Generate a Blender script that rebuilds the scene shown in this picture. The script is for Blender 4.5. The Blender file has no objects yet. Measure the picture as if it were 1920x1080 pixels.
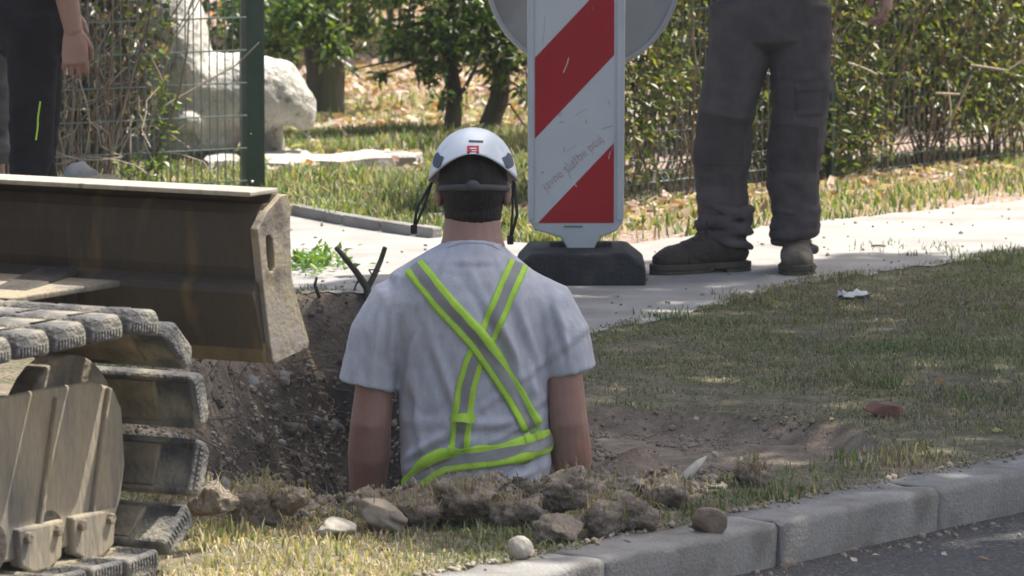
import bpy, bmesh, math, random
import numpy as np
from mathutils import Vector, Matrix, noise as mnoise
from mathutils.bvhtree import BVHTree

random.seed(7); RNG = np.random.default_rng(11)
S = bpy.context.scene
C = S.collection
R = math.radians

# ------------------------------------------------------------------ camera, sky, sun, exposure
FPX, CAMZ = 10800.0, 1.9
PITCH = math.atan(1142 / FPX)
cam = bpy.data.objects.new('camera', bpy.data.cameras.new('camera'))
C.objects.link(cam)
cam.location = (0, 0, CAMZ)
cam.rotation_euler = (math.pi / 2 - PITCH, 0, 0)
cam.data.sensor_width = 36
cam.data.lens = FPX / 1920 * 36
cam.data.clip_start, cam.data.clip_end = 0.5, 2000
cam.data.dof.use_dof = True
cam.data.dof.focus_distance = 15.0
cam.data.dof.aperture_fstop = 12
S.camera = cam

SUN = Vector((0.42, 0.20, 0.885)).normalized()
EL, AZ = math.asin(SUN.z), math.atan2(SUN.x, SUN.y)
w = bpy.data.worlds.new('World'); S.world = w; w.use_nodes = True
nt = w.node_tree
sky = nt.nodes.new('ShaderNodeTexSky'); sky.sky_type = 'NISHITA'; sky.sun_disc = False
sky.sun_elevation, sky.sun_rotation = EL, AZ
sky.dust_density = 5.0; sky.ozone_density = 0.4
nt.links.new(sky.outputs[0], nt.nodes['Background'].inputs[0])
nt.nodes['Background'].inputs[1].default_value = 0.15
sl = bpy.data.lights.new('sun', 'SUN'); sl.energy = 5.0; sl.angle = R(0.5); sl.color = (1, 0.95, 0.87)
so = bpy.data.objects.new('sun', sl); C.objects.link(so)
so.rotation_euler = (-SUN).to_track_quat('-Z', 'Y').to_euler()
S.view_settings.view_transform = 'Standard'; S.view_settings.look = 'None'
S.view_settings.exposure = 0.85; S.view_settings.gamma = 1

# ------------------------------------------------------------------ pixel <-> world (for measuring the photo)
def ray(px, py):
    cx, cy = (px - 960) / FPX, (540 - py) / FPX
    return Vector((cx, math.cos(PITCH) + cy * math.sin(PITCH), -math.sin(PITCH) + cy * math.cos(PITCH)))
def G(px, py, z=0.0):
    d = ray(px, py); k = (z - CAMZ) / d.z
    return Vector((d.x * k, d.y * k, z))
def A(px, py, y):
    d = ray(px, py); k = y / d.y
    return Vector((d.x * k, y, CAMZ + d.z * k))

# ------------------------------------------------------------------ noise
def _h(i, j, k, seed):
    n = (i * 374761393 + j * 668265263 + k * 2147483647 + seed * 974634777).astype(np.int64)
    n = (n ^ (n >> 13)) * 1274126177
    n = n ^ (n >> 16)
    return (n & 0xffff) / 65535.0
def vn(x, y, z=None, seed=0):
    x = np.asarray(x, float); y = np.asarray(y, float); z = np.zeros_like(x) if z is None else np.asarray(z, float)
    i, j, k = np.floor(x).astype(np.int64), np.floor(y).astype(np.int64), np.floor(z).astype(np.int64)
    fx, fy, fz = x - i, y - j, z - k
    fx, fy, fz = [f * f * (3 - 2 * f) for f in (fx, fy, fz)]
    r = 0
    for a in (0, 1):
        for b in (0, 1):
            for c in (0, 1):
                r = r + _h(i + a, j + b, k + c, seed) * (fx if a else 1 - fx) * (fy if b else 1 - fy) * (fz if c else 1 - fz)
    return r * 2 - 1
def fbm(x, y, z=None, oct=4, seed=0):
    r, a = 0, 0.5
    z = np.zeros_like(np.asarray(x, float)) if z is None else z
    for o in range(oct):
        r = r + a * vn(np.asarray(x) * 2 ** o, np.asarray(y) * 2 ** o, np.asarray(z) * 2 ** o, seed + o); a *= 0.5
    return r
def sst(a, b, x):
    t = np.clip((x - a) / (b - a), 0, 1); return t * t * (3 - 2 * t)
def sdf(poly, x, y):
    """signed distance to polygon, positive inside"""
    p = np.array(poly); d = np.full(np.shape(x), 1e9); ins = np.zeros(np.shape(x), bool)
    for i in range(len(p)):
        a, b = p[i], p[(i + 1) % len(p)]
        ex, ey = b - a; wx, wy = x - a[0], y - a[1]
        t = np.clip((wx * ex + wy * ey) / (ex * ex + ey * ey), 0, 1)
        d = np.minimum(d, np.hypot(wx - ex * t, wy - ey * t))
        c = ((a[1] > y) != (b[1] > y)) & (x < (b[0] - a[0]) * (y - a[1]) / (b[1] - a[1] + 1e-12) + a[0])
        ins ^= c
    return np.where(ins, d, -d)

# ------------------------------------------------------------------ materials
MATS = {}
def M(name, c1, c2=None, scale=12, rough=0.8, bump=0.0, bscale=90, c3=None, s3=3.0, t3=(0.5, 0.65), metal=0.0, spec=0.3,
      attr=False, transl=0.0, stretch=None, lo=0.35, hi=0.65, grain=0.0):
    if name in MATS: return MATS[name]
    m = bpy.data.materials.new(name); m.use_nodes = True; MATS[name] = m
    n = m.node_tree.nodes; l = m.node_tree.links
    bs = n['Principled BSDF']; out = n['Material Output']
    bs.inputs['Roughness'].default_value = rough; bs.inputs['Metallic'].default_value = metal
    bs.inputs['Specular IOR Level'].default_value = spec
    tc = n.new('ShaderNodeTexCoord'); co = tc.outputs['Object']
    if stretch:
        mp = n.new('ShaderNodeMapping'); mp.inputs['Scale'].default_value = stretch; l.new(co, mp.inputs[0]); co = mp.outputs[0]
    def noise(sc, det=5):
        t = n.new('ShaderNodeTexNoise'); t.inputs['Scale'].default_value = sc; t.inputs['Detail'].default_value = det
        l.new(co, t.inputs['Vector']); return t.outputs['Fac']
    def mix(f, a, b, bt='MIX'):
        x = n.new('ShaderNodeMix'); x.data_type = 'RGBA'; x.blend_type = bt
        for k, v in ((0, f), (6, a), (7, b)):
            if isinstance(v, (int, float)): x.inputs[k].default_value = v
            elif isinstance(v, tuple): x.inputs[k].default_value = (*v, 1)
            else: l.new(v, x.inputs[k])
        return x.outputs[2]
    def rng(f, a, b):
        r = n.new('ShaderNodeMapRange'); r.inputs[1].default_value = a; r.inputs[2].default_value = b; l.new(f, r.inputs[0]); return r.outputs[0]
    col = tuple(c1)
    if c2: col = mix(rng(noise(scale), lo, hi), tuple(c1), tuple(c2))
    if c3: col = mix(rng(noise(s3, 8), *t3), col, tuple(c3))
    if grain:
        g = noise(bscale * 2.2, 3); gg = rng(g, 0.2, 0.8)
        v = n.new('ShaderNodeMapRange'); v.inputs[3].default_value = 1 - grain; v.inputs[4].default_value = 1 + grain; l.new(gg, v.inputs[0])
        cc = n.new('ShaderNodeCombineColor'); [l.new(v.outputs[0], cc.inputs[i]) for i in range(3)]
        col = mix(1.0, col, cc.outputs[0], 'MULTIPLY')
    if attr:
        at = n.new('ShaderNodeAttribute'); at.attribute_name = 'col'
        col = mix(1.0, col, at.outputs['Color'], 'MULTIPLY')
    if isinstance(col, tuple): bs.inputs['Base Color'].default_value = (*col, 1)
    else: l.new(col, bs.inputs['Base Color'])
    if bump:
        b = n.new('ShaderNodeBump'); b.inputs['Strength'].default_value = bump; b.inputs['Distance'].default_value = 0.02
        l.new(noise(bscale, 6), b.inputs['Height']); l.new(b.outputs[0], bs.inputs['Normal'])
    if transl:
        tr = n.new('ShaderNodeBsdfTranslucent')
        if isinstance(col, tuple): tr.inputs[0].default_value = (*col, 1)
        else:
            l.new(mix(1.0, col, (1.6, 1.7, 0.6), 'MULTIPLY'), tr.inputs[0])
        ms = n.new('ShaderNodeMixShader'); ms.inputs[0].default_value = transl
        l.new(bs.outputs[0], ms.inputs[1]); l.new(tr.outputs[0], ms.inputs[2]); l.new(ms.outputs[0], out.inputs[0])
    return m

# ------------------------------------------------------------------ object helpers
def base_name(n): return n
def link(o, parent=None):
    C.objects.link(o)
    if parent is not None: o.parent = parent
    return o
def tag(o, label=None, cat=None, group=None, kind=None):
    for k, v in (('label', label), ('category', cat), ('group', group), ('kind', kind)):
        if v: o[k] = v
    return o
def thing(name, loc, label, cat, group=None, rotz=0):
    o = bpy.data.objects.new(name, None); o.location = loc; o.rotation_euler = (0, 0, rotz); o.empty_display_size = 0.1
    C.objects.link(o); return tag(o, label, cat, group)
def mk(name, verts, faces, mat, parent=None, smooth=False, col=None, world=True, mats=None, fm=None, attrs=None):
    """mesh object; with world=True verts are world coordinates and the parent an unrotated empty"""
    me = bpy.data.meshes.new(name)
    v = np.asarray(verts, float).reshape(-1, 3)
    off = np.zeros(3)
    if parent is not None and world:
        p = parent
        while p is not None: off += np.array(p.location); p = p.parent
    v = v - off
    if isinstance(faces, np.ndarray):
        nf, k = faces.shape
        me.vertices.add(len(v)); me.vertices.foreach_set('co', v.astype(np.float32).ravel())
        me.loops.add(nf * k); me.loops.foreach_set('vertex_index', faces.astype(np.int32).ravel())
        me.polygons.add(nf); me.polygons.foreach_set('loop_start', (np.arange(nf) * k).astype(np.int32))
        me.polygons.foreach_set('loop_total', np.full(nf, k, np.int32))
        me.update(calc_edges=True)
    else:
        me.from_pydata([tuple(x) for x in v], [], faces)
    if smooth: me.polygons.foreach_set('use_smooth', np.ones(len(me.polygons), bool))
    for m in (mats or [mat]): me.materials.append(m)
    if fm is not None: me.polygons.foreach_set('material_index', np.asarray(fm, np.int32))
    if col is not None:
        a = me.color_attributes.new('col', 'FLOAT_COLOR', 'POINT')
        c = np.ones((len(v), 4), np.float32); c[:, :3] = col; a.data.foreach_set('color', c.ravel())
    for k, arr in (attrs or {}).items():
        a = me.attributes.new(k, 'FLOAT', 'POINT'); a.data.foreach_set('value', np.asarray(arr, np.float32).ravel())
    o = bpy.data.objects.new(name, me)
    return link(o, parent)

class MB:
    def __init__(s): s.v = []; s.f = []
    def add(s, vs, fs):
        b = len(s.v); s.v += [tuple(x) for x in vs]; s.f += [tuple(i + b for i in f) for f in fs]
    def box(s, c, h, rot=None):
        vs = [Vector((x * h[0], y * h[1], z * h[2])) for z in (-1, 1) for y in (-1, 1) for x in (-1, 1)]
        if rot is not None: vs = [rot @ q for q in vs]
        s.add([Vector(c) + q for q in vs], [(0, 2, 3, 1), (4, 5, 7, 6), (0, 1, 5, 4), (2, 6, 7, 3), (0, 4, 6, 2), (1, 3, 7, 5)])
    def tube(s, pts, rad, n=8, ref=(0, 1, 0), cap=0.0):
        pts = [Vector(p) for p in pts]; ref = Vector(ref)
        if not isinstance(rad, (list, tuple)) or (len(rad) == 2 and len(pts) != 2 and not isinstance(rad[0], (list, tuple))): rad = [rad] * len(pts)
        rings = []; K = len(pts)
        for i, p in enumerate(pts):
            t = (pts[min(i + 1, K - 1)] - pts[max(i - 1, 0)]).normalized()
            u = t.cross(ref)
            if u.length < 1e-3: u = t.cross(Vector((1, 0, 0.01)))
            u.normalize(); q = t.cross(u)
            r = rad[i]; ru, rv = (r if isinstance(r, (list, tuple)) else (r, r))
            rings.append([p + u * (ru * math.cos(2 * math.pi * k / n)) + q * (rv * math.sin(2 * math.pi * k / n)) for k in range(n)])
        t0 = (pts[0] - pts[1]).normalized(); t1 = (pts[-1] - pts[-2]).normalized()
        mr = lambda r: min(r) if isinstance(r, (list, tuple)) else r
        if cap:
            a = pts[0] + t0 * mr(rad[0]) * cap; b = pts[-1] + t1 * mr(rad[-1]) * cap
            s0 = [pts[0] + (q - pts[0]) * 0.72 + t0 * mr(rad[0]) * cap * 0.7 for q in rings[0]]
            s1 = [pts[-1] + (q - pts[-1]) * 0.72 + t1 * mr(rad[-1]) * cap * 0.7 for q in rings[-1]]
            rings = [s0] + rings + [s1]
        else: a, b = pts[0], pts[-1]
        vs = [q for r in rings for q in r] + [a, b]
        fs = []
        for i in range(len(rings) - 1):
            for k in range(n):
                fs.append((i * n + k, i * n + (k + 1) % n, (i + 1) * n + (k + 1) % n, (i + 1) * n + k))
        L = (len(rings) - 1) * n; e = len(vs)
        for k in range(n):
            fs.append((e - 2, (k + 1) % n, k)); fs.append((e - 1, L + k, L + (k + 1) % n))
        s.add(vs, fs)
    def ball(s, c, r, rot=None, nu=16, nv=10):
        c = Vector(c); r = r if isinstance(r, (tuple, list)) else (r, r, r)
        vs = []; fs = []
        for i in range(1, nv):
            ph = math.pi * i / nv
            for k in range(nu):
                th = 2 * math.pi * k / nu
                q = Vector((r[0] * math.sin(ph) * math.cos(th), r[1] * math.sin(ph) * math.sin(th), r[2] * math.cos(ph)))
                vs.append(c + (rot @ q if rot is not None else q))
        zt = Vector((0, 0, r[2]))
        vs += [c + (rot @ zt if rot is not None else zt), c - (rot @ zt if rot is not None else zt)]
        T, B = len(vs) - 2, len(vs) - 1
        for i in range(nv - 2):
            for k in range(nu):
                fs.append((i * nu + k, (i + 1) * nu + k, (i + 1) * nu + (k + 1) % nu, i * nu + (k + 1) % nu))
        for k in range(nu):
            fs.append((T, k, (k + 1) % nu)); L = (nv - 2) * nu; fs.append((B, L + (k + 1) % nu, L + k))
        s.add(vs, fs)
    def prism(s, poly, fn, d0, d1):
        """poly [(u,v)] extruded from d0 to d1 with fn(u,v,d)->point"""
        n = len(poly)
        s.add([fn(u, v, d0) for u, v in poly] + [fn(u, v, d1) for u, v in poly],
              [tuple(range(n))[::-1], tuple(range(n, 2 * n))] + [(i, (i + 1) % n, (i + 1) % n + n, i + n) for i in range(n)])
    def obj(s, name, mat, parent=None, smooth=False, world=True, bevel=0.0, seg=2, **k):
        o = mk(name, s.v, s.f, mat, parent, smooth, world=world, **k)
        if bevel: bevel_mesh(o.data, bevel, seg)
        bm = bmesh.new(); bm.from_mesh(o.data); bmesh.ops.recalc_face_normals(bm, faces=bm.faces); bm.to_mesh(o.data); bm.free()
        return o
def bevel_mesh(me, wd, seg=2, ang=30):
    bm = bmesh.new(); bm.from_mesh(me)
    bmesh.ops.remove_doubles(bm, verts=bm.verts, dist=1e-5)
    bmesh.ops.recalc_face_normals(bm, faces=bm.faces)
    es = [e for e in bm.edges if len(e.link_faces) == 2 and e.calc_face_angle(0) > R(ang)]
    bmesh.ops.bevel(bm, geom=es, offset=wd, segments=seg, profile=0.5, affect='EDGES', clamp_overlap=True)
    bm.to_mesh(me); bm.free()
def blob(mb, voxel=0.006, smooth=4, fac=0.5, decim=None):
    """voxel union of overlapping closed shells into one continuous smooth surface -> (verts, faces)"""
    me = bpy.data.meshes.new('tmp'); me.from_pydata([tuple(v) for v in mb.v], [], mb.f)
    bm = bmesh.new(); bm.from_mesh(me); bmesh.ops.recalc_face_normals(bm, faces=bm.faces); bm.to_mesh(me); bm.free()
    o = bpy.data.objects.new('tmp', me); C.objects.link(o)
    r = o.modifiers.new('r', 'REMESH'); r.mode = 'VOXEL'; r.voxel_size = voxel
    if smooth:
        q = o.modifiers.new('s', 'SMOOTH'); q.iterations = smooth; q.factor = fac
    if decim:
        q = o.modifiers.new('d', 'DECIMATE'); q.ratio = decim
    dg = bpy.context.evaluated_depsgraph_get(); ev = o.evaluated_get(dg); em = ev.to_mesh()
    v = np.empty(len(em.vertices) * 3); em.vertices.foreach_get('co', v); v = v.reshape(-1, 3)
    nn = np.empty(len(em.vertices) * 3); em.vertices.foreach_get('normal', nn); nn = nn.reshape(-1, 3)
    f = [tuple(p.vertices) for p in em.polygons]
    ev.to_mesh_clear(); bpy.data.objects.remove(o); bpy.data.meshes.remove(me)
    return v, f, nn
def rock_mesh(w_, d_, h_, seed, rough=0.25, sub=4, flat=0.5, fine=0.04):
    bm = bmesh.new(); bmesh.ops.create_icosphere(bm, subdivisions=sub, radius=1.0)
    v = np.array([p.co for p in bm.verts]); f = np.array([[q.index for q in p.verts] for p in bm.faces]); bm.free()
    n = v.copy()
    d = fbm(v[:, 0] * 1.3 + seed * 7.1, v[:, 1] * 1.3, v[:, 2] * 1.3, 3, seed) * rough * 2
    d += fbm(v[:, 0] * 6 + seed, v[:, 1] * 6, v[:, 2] * 6, 3, seed + 9) * fine * 2
    v = v * (1 + d[:, None])
    rq = np.random.default_rng(seed + 500)
    for k in range(int(14 * flat)):
        pn = rq.normal(0, 1, 3); pn /= np.linalg.norm(pn); t_ = rq.uniform(.55, .88); v = v - pn * (np.maximum(0, v @ pn - t_) * .92)[:, None]
    v = v * (1 + .012 * vn(n[:, 0] * 16, n[:, 1] * 16, n[:, 2] * 16, seed)[:, None])
    v = v / np.abs(v).max(0)
    v *= np.array([w_ / 2, d_ / 2, h_ / 2])
    return v, f

# ================================================================== THE SETTING
def g2(px, py): p = G(px, py); return (p.x, p.y)
K0, K1 = G(1050, 1075), G(1920, 890)                       # front arris of the kerb
KD = (K1 - K0).normalized(); KN = Vector((-KD.y, KD.x, 0))   # along the kerb, and towards the verge
def kerb_dist(x, y): return (x - K0.x) * KN.x + (y - K0.y) * KN.y
PIT = [g2(*p) for p in ((1118, 915), (1085, 800), (960, 690), (760, 560), (690, 552), (560, 556), (420, 640), (310, 720), (290, 900), (390, 938), (560, 946), (720, 950), (900, 935))]
SCRAPE = [g2(*p) for p in ((1060, 760), (1300, 766), (1470, 775), (1600, 797), (1650, 830), (1560, 862), (1420, 880), (1300, 915), (1100, 930))]
PATH_UP = [(-900, 330), (200, 385), (545, 402), (640, 421), (770, 438), (990, 456), (1170, 456), (1300, 441), (1540, 414), (1920, 374), (2600, 300), (4200, 130)]
PATH_LO = [(-900, 560), (200, 556), (545, 548), (640, 549), (770, 560), (990, 628), (1110, 622), (1310, 584), (1480, 534), (1920, 472), (2600, 388), (4200, 200)]
def interp(tab, px):
    xs = [t[0] for t in tab]; return np.interp(px, xs, [t[1] for t in tab])
def px_of(x, y):          # ground point -> photo pixel (numpy)
    dy, dz = y, -CAMZ
    dep = dy * math.cos(PITCH) - dz * math.sin(PITCH); up = dy * math.sin(PITCH) + dz * math.cos(PITCH)
    return 960 + FPX * x / dep, 540 - FPX * up / dep
def ground_h(x, y):
    d = sdf(PIT, x, y); ds = sdf(SCRAPE, x, y)
    z = -0.004 + 0.012 * fbm(x * 2.2, y * 2.2, None, 3, 3)
    wob = 0.05 * fbm(x * 3, y * 3, None, 3, 21)
    wall = np.where(y < 14.0, 0.16, 0.5)
    inside = np.clip((d + wob * 0.8) / wall, 0, 1)
    lump = fbm(x * 7, y * 7, None, 4, 5)
    z = z - 0.95 * inside ** 0.8 + np.clip(inside * 4, 0, 1) * 0.06 * lump + np.clip(inside * 3, 0, 1) * 0.02 * fbm(x * 24, y * 24, None, 3, 15)
    sc = sst(-0.01, 0.05, ds + wob * 0.5)
    z = z - (1 - np.clip(inside * 4, 0, 1)) * sc * (0.055 + 0.02 * lump)
    lip = np.exp(-((d + 0.15) / 0.12) ** 2) * (d < 0) * (y < 14.2) * sst(-.05, .2, kd_ := (kerb_dist(x, y) - .12))
    z = z + lip * np.clip(0.045 + 0.09 * lump + 0.02 * fbm(x * 18, y * 18, None, 3, 8), 0, 1)
    z = np.where((y < 17.9) & (d < 0) & (d > -0.25), z + 0.015 * lump, z)
    u, v = px_of(x, np.maximum(y, 5))
    onpath = (v > interp(PATH_UP, u) - 3) & (v < interp(PATH_LO, u) - 5) & (y > 14)
    z = np.where(onpath & (d < -0.02), -0.006, z)
    edge_ = (y > 14) & (d < -.02) & (v > interp(PATH_UP, u) - 14) & (v < interp(PATH_LO, u) + 16)
    z = np.where(edge_ & ~onpath, z * .12 + .001, z)
    kd = kerb_dist(x, y)
    z = np.where(kd < 0.13, np.minimum(z, -0.005 - 0.25 * sst(0.13, 0.05, kd)), z)
    return z
def axis(lo, hi, st, far0, far1):
    mid = np.arange(lo, hi, st); a = [lo]; s_ = st
    while a[-1] > far0: s_ *= 1.35; a.append(a[-1] - s_)
    b = [mid[-1]]; s_ = st
    while b[-1] < far1: s_ *= 1.35; b.append(b[-1] + s_)
    return np.concatenate([np.array(a[:0:-1]), mid, np.array(b[1:])])
gx, gy = axis(-2.7, 3.0, 0.03, -150, 150), axis(11.2, 25.0, 0.03, -60, 300)
X, Y = np.meshgrid(gx, gy)
Z = ground_h(X, Y)
nx, ny = len(gx), len(gy)
idx = np.arange(nx * ny).reshape(ny, nx)
F4 = np.stack([idx[:-1, :-1], idx[:-1, 1:], idx[1:, 1:], idx[1:, :-1]], -1).reshape(-1, 4)
dP, dS = sdf(PIT, X, Y), sdf(SCRAPE, X, Y)
wobb = 0.12 * fbm(X * 3, Y * 3, None, 4, 33)
soil = np.clip(np.maximum(sst(-0.16, 0.0, dP + wobb), sst(-.34, -.2, dP + wobb) * (Y < 14.1) * (X > -.45)) + 0.9 * sst(-0.03, 0.02, dS + wobb * 0.4), 0, 1)
pit_shade = sst(-.02, .12, dP + wobb * .5)  # mask for the trench shade painted into the soil colour
soil = np.maximum(soil, sst(0.20, 0.5, fbm(X * 1.3, Y * 1.3, None, 3, 44)) * 0.75)
U, Vp = px_of(X, np.maximum(Y, 5))
litter = np.where(X < 0.1, sst(24.0, 24.6, Y + 0.5 * fbm(X * 2, Y * 2, None, 3, 4)), 0)
pathup = interp(PATH_UP, U)
litter = np.where((U > 1000) & (Vp < pathup) & (Y > 17), 0.9, litter)

gm = bpy.data.materials.new('earth_and_turf'); gm.use_nodes = True
def ground_material(m):
    n, l = m.node_tree.nodes, m.node_tree.links
    tc = n.new('ShaderNodeTexCoord')
    def noise(sc, det=6):
        t = n.new('ShaderNodeTexNoise'); t.inputs['Scale'].default_value = sc; t.inputs['Detail'].default_value = det; l.new(tc.outputs['Object'], t.inputs['Vector']); return t.outputs['Fac']
    def rng(f, a, b, c=0, d=1):
        r = n.new('ShaderNodeMapRange'); r.inputs[1].default_value = a; r.inputs[2].default_value = b; r.inputs[3].default_value = c; r.inputs[4].default_value = d; l.new(f, r.inputs[0]); return r.outputs[0]
    def mix(f, a, b):
        x = n.new('ShaderNodeMix'); x.data_type = 'RGBA'; l.new(f, x.inputs[0])
        for k, v in ((6, a), (7, b)):
            if isinstance(v, tuple): x.inputs[k].default_value = (*v, 1)
            else: l.new(v, x.inputs[k])
        return x.outputs[2]
    def att(nm): a = n.new('ShaderNodeAttribute'); a.attribute_name = nm; return a.outputs['Fac']
    turf = mix(rng(noise(9), .38, .62), (.12, .115, .07), (.22, .185, .125))
    turf = mix(rng(noise(70), .45, .7), turf, (.08, .07, .05))
    so_ = mix(rng(noise(14), .35, .65), (.145, .110, .082), (.255, .205, .155))
    so_ = mix(rng(noise(110, 3), .58, .68), so_, (.25, .22, .19))
    li = mix(rng(noise(40, 8), .35, .65), (.18, .125, .098), (.42, .335, .285))
    li = mix(rng(noise(16, 3), .58, .66), li, (.36, .215, .14))
    so_ = mix(rng(att('pit_shade'), .3, .8), so_, mix(rng(noise(11), .35, .65), (.048, .042, .036), (.095, .083, .071)))  # darker soil tones inside the pit stand for shade on its walls
    def madd(f, nz, k):
        a = n.new('ShaderNodeMath'); a.operation = 'MULTIPLY_ADD'; l.new(nz, a.inputs[0]); a.inputs[1].default_value = k; l.new(f, a.inputs[2]); return a.outputs[0]
    c = mix(rng(madd(att('litter'), noise(20), .6), .6, .95), turf, li)
    c = mix(rng(madd(att('soil'), noise(30), .5), .6, .9), c, so_)
    b = n['Principled BSDF']; l.new(c, b.inputs['Base Color']); b.inputs['Roughness'].default_value = .95; b.inputs['Specular IOR Level'].default_value = .15
    bp = n.new('ShaderNodeBump'); bp.inputs['Strength'].default_value = .7; bp.inputs['Distance'].default_value = .02; l.new(noise(60, 8), bp.inputs['Height']); l.new(bp.outputs[0], b.inputs['Normal'])
ground_material(gm)
ground = mk('ground', np.stack([X, Y, Z], -1).reshape(-1, 3), F4, gm, smooth=True, attrs={'soil': soil, 'litter': litter, 'pit_shade': pit_shade})
tag(ground, kind='structure')
def gz(x, y): return float(ground_h(np.array([x]), np.array([y]))[0])

# path
concrete = M('path_concrete', (.30, .287, .268), (.355, .34, .318), 5, .9, .3, 160, c3=(.23, .218, .20), s3=2.6, t3=(.50, .75), grain=.2)
def strip(tabu, tabl, z, n=160, m=6, wob=0.0):
    us = np.concatenate([np.linspace(-900, 450, 14), np.linspace(460, 2000, n), np.linspace(2050, 4200, 16)])
    vs = []
    for i, u in enumerate(us):
        a = G(u, float(interp(tabu, u)), z); b = G(u, float(interp(tabl, u)), z)
        b.y += wob * float(vn(np.array([u / 14.]), np.array([0.]))[0]); a.y += wob * float(vn(np.array([u / 17.]), np.array([5.]))[0])
        vs += [a.lerp(b, k / m) for k in range(m + 1)]
    fs = [(i * (m + 1) + k, (i + 1) * (m + 1) + k, (i + 1) * (m + 1) + k + 1, i * (m + 1) + k + 1) for i in range(len(us) - 1) for k in range(m)]
    return vs, fs
v_, f_ = strip(PATH_UP, PATH_LO, 0.004, wob=0.06)
path = tag(mk('path', v_, [q[::-1] for q in f_], concrete), kind='structure')

# road and kerb
asphalt = M('asphalt', (.060, .060, .064), (.115, .112, .11), 120, .9, .9, 150, c3=(.20, .19, .175), s3=75, t3=(.56, .66), grain=.35)
L = 60
rv = [K0 + KD * s_ + KN * o + Vector((0, 0, -0.09)) for s_, o in ((-L, 0.05), (L, 0.05), (L, -7), (-L, -7))]
road = tag(mk('road', rv, [(0, 3, 2, 1)], asphalt), kind='structure')
kerb = thing('kerb', tuple(K0), None, None); tag(kerb, kind='structure')
kmat = M('kerb_concrete', (.215, .207, .19), (.275, .265, .245), 5, .95, .32, 110, c3=(.15, .142, .125), s3=9, t3=(.48, .74), grain=.25)
J1 = (G(1482, 990) - K0).dot(KD); J2 = (G(1772, 925) - K0).dot(KD); KL = J2 - J1
def kerb_block(seed):
    bm = bmesh.new()
    nxs, nys = 22, 6
    w_, h_, r_ = 0.15, 0.20, 0.018
    prof = [(0, -h_ + 0.01), (0, -0.09), (0, -r_)] + [(r_ - r_ * math.cos(a), -r_ + r_ * math.sin(a)) for a in (0.4, 0.8, 1.2)] + [(r_, 0), (.06, 0.0), (.10, 0.0), (w_, 0), (w_, -h_ + .01)]
    vs = []; fs = []; n = len(prof)
    for i in range(nxs + 1):
        x = (KL - 0.003 - .008 * (seed == 1)) * i / nxs
        e = 0.0015 if i in (0, nxs) else 0
        for (o, z) in prof:
            q = 0.006 * float(vn(np.array([x * 14 + seed * 9]), np.array([o * 40]), np.array([z * 40]))[0]) + 0.004 * float(vn(np.array([x * 50 + seed]), np.array([o * 60]))[0])
            vs.append(KD * x + KN * (o + q + e * (o < .03)) + Vector((0, 0, z + q * .6 - e * (z > -.03))))
    for i in range(nxs):
        for k in range(n - 1): fs.append((i * n + k, i * n + k + 1, (i + 1) * n + k + 1, (i + 1) * n + k))
    fs.append(tuple(range(n))); fs.append(tuple(range(nxs * n, nxs * n + n))[::-1])
    me = bpy.data.meshes.new('kerb_stone'); me.from_pydata(vs, [], fs); me.materials.append(kmat)
    bm.from_mesh(me); bmesh.ops.recalc_face_normals(bm, faces=bm.faces); bm.to_mesh(me); bm.free()
    for p in me.polygons: p.use_smooth = p.area < 0.004
    return me
kvar = [kerb_block(s_) for s_ in range(4)]
for i in range(-9, 14):
    o = bpy.data.objects.new('kerb_stone', kvar[i % 4]); link(o, kerb)
    o.location = KD * (J1 + i * KL + 0.002) + Vector((0, 0, 0.012)) + KN * random.uniform(-.0015, .0015)
    o.rotation_euler = (0, 0, random.uniform(-.002, .002))

# low edging stones along the far side of the path on the left
edging = thing('path_edging', tuple(G(660, 420)), None, None); tag(edging, kind='structure')
ep = [G(x_, y_) for x_, y_ in ((395, 398), (545, 405), (640, 424), (712, 436), (775, 445), (812, 449))]
for i in range(len(ep) - 1):
    a, b = ep[i], ep[i + 1]; d = (b - a); nrm = Vector((-d.y, d.x, 0)).normalized()
    m_ = MB(); k = 0.006 / d.length
    a2, b2 = a.lerp(b, k), a.lerp(b, 1 - k)
    m_.add([a2 + Vector((0, 0, -.05)), b2 + Vector((0, 0, -.05)), b2 + nrm * .05 + Vector((0, 0, -.05)), a2 + nrm * .05 + Vector((0, 0, -.05)),
            a2 + Vector((0, 0, .042)), b2 + Vector((0, 0, .04)), b2 + nrm * .05 + Vector((0, 0, .04)), a2 + nrm * .05 + Vector((0, 0, .042))],
           [(0, 3, 2, 1), (4, 5, 6, 7), (0, 1, 5, 4), (1, 2, 6, 5), (2, 3, 7, 6), (3, 0, 4, 7)])
    m_.obj('edging_stone', kmat, edging, bevel=.007)

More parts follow.
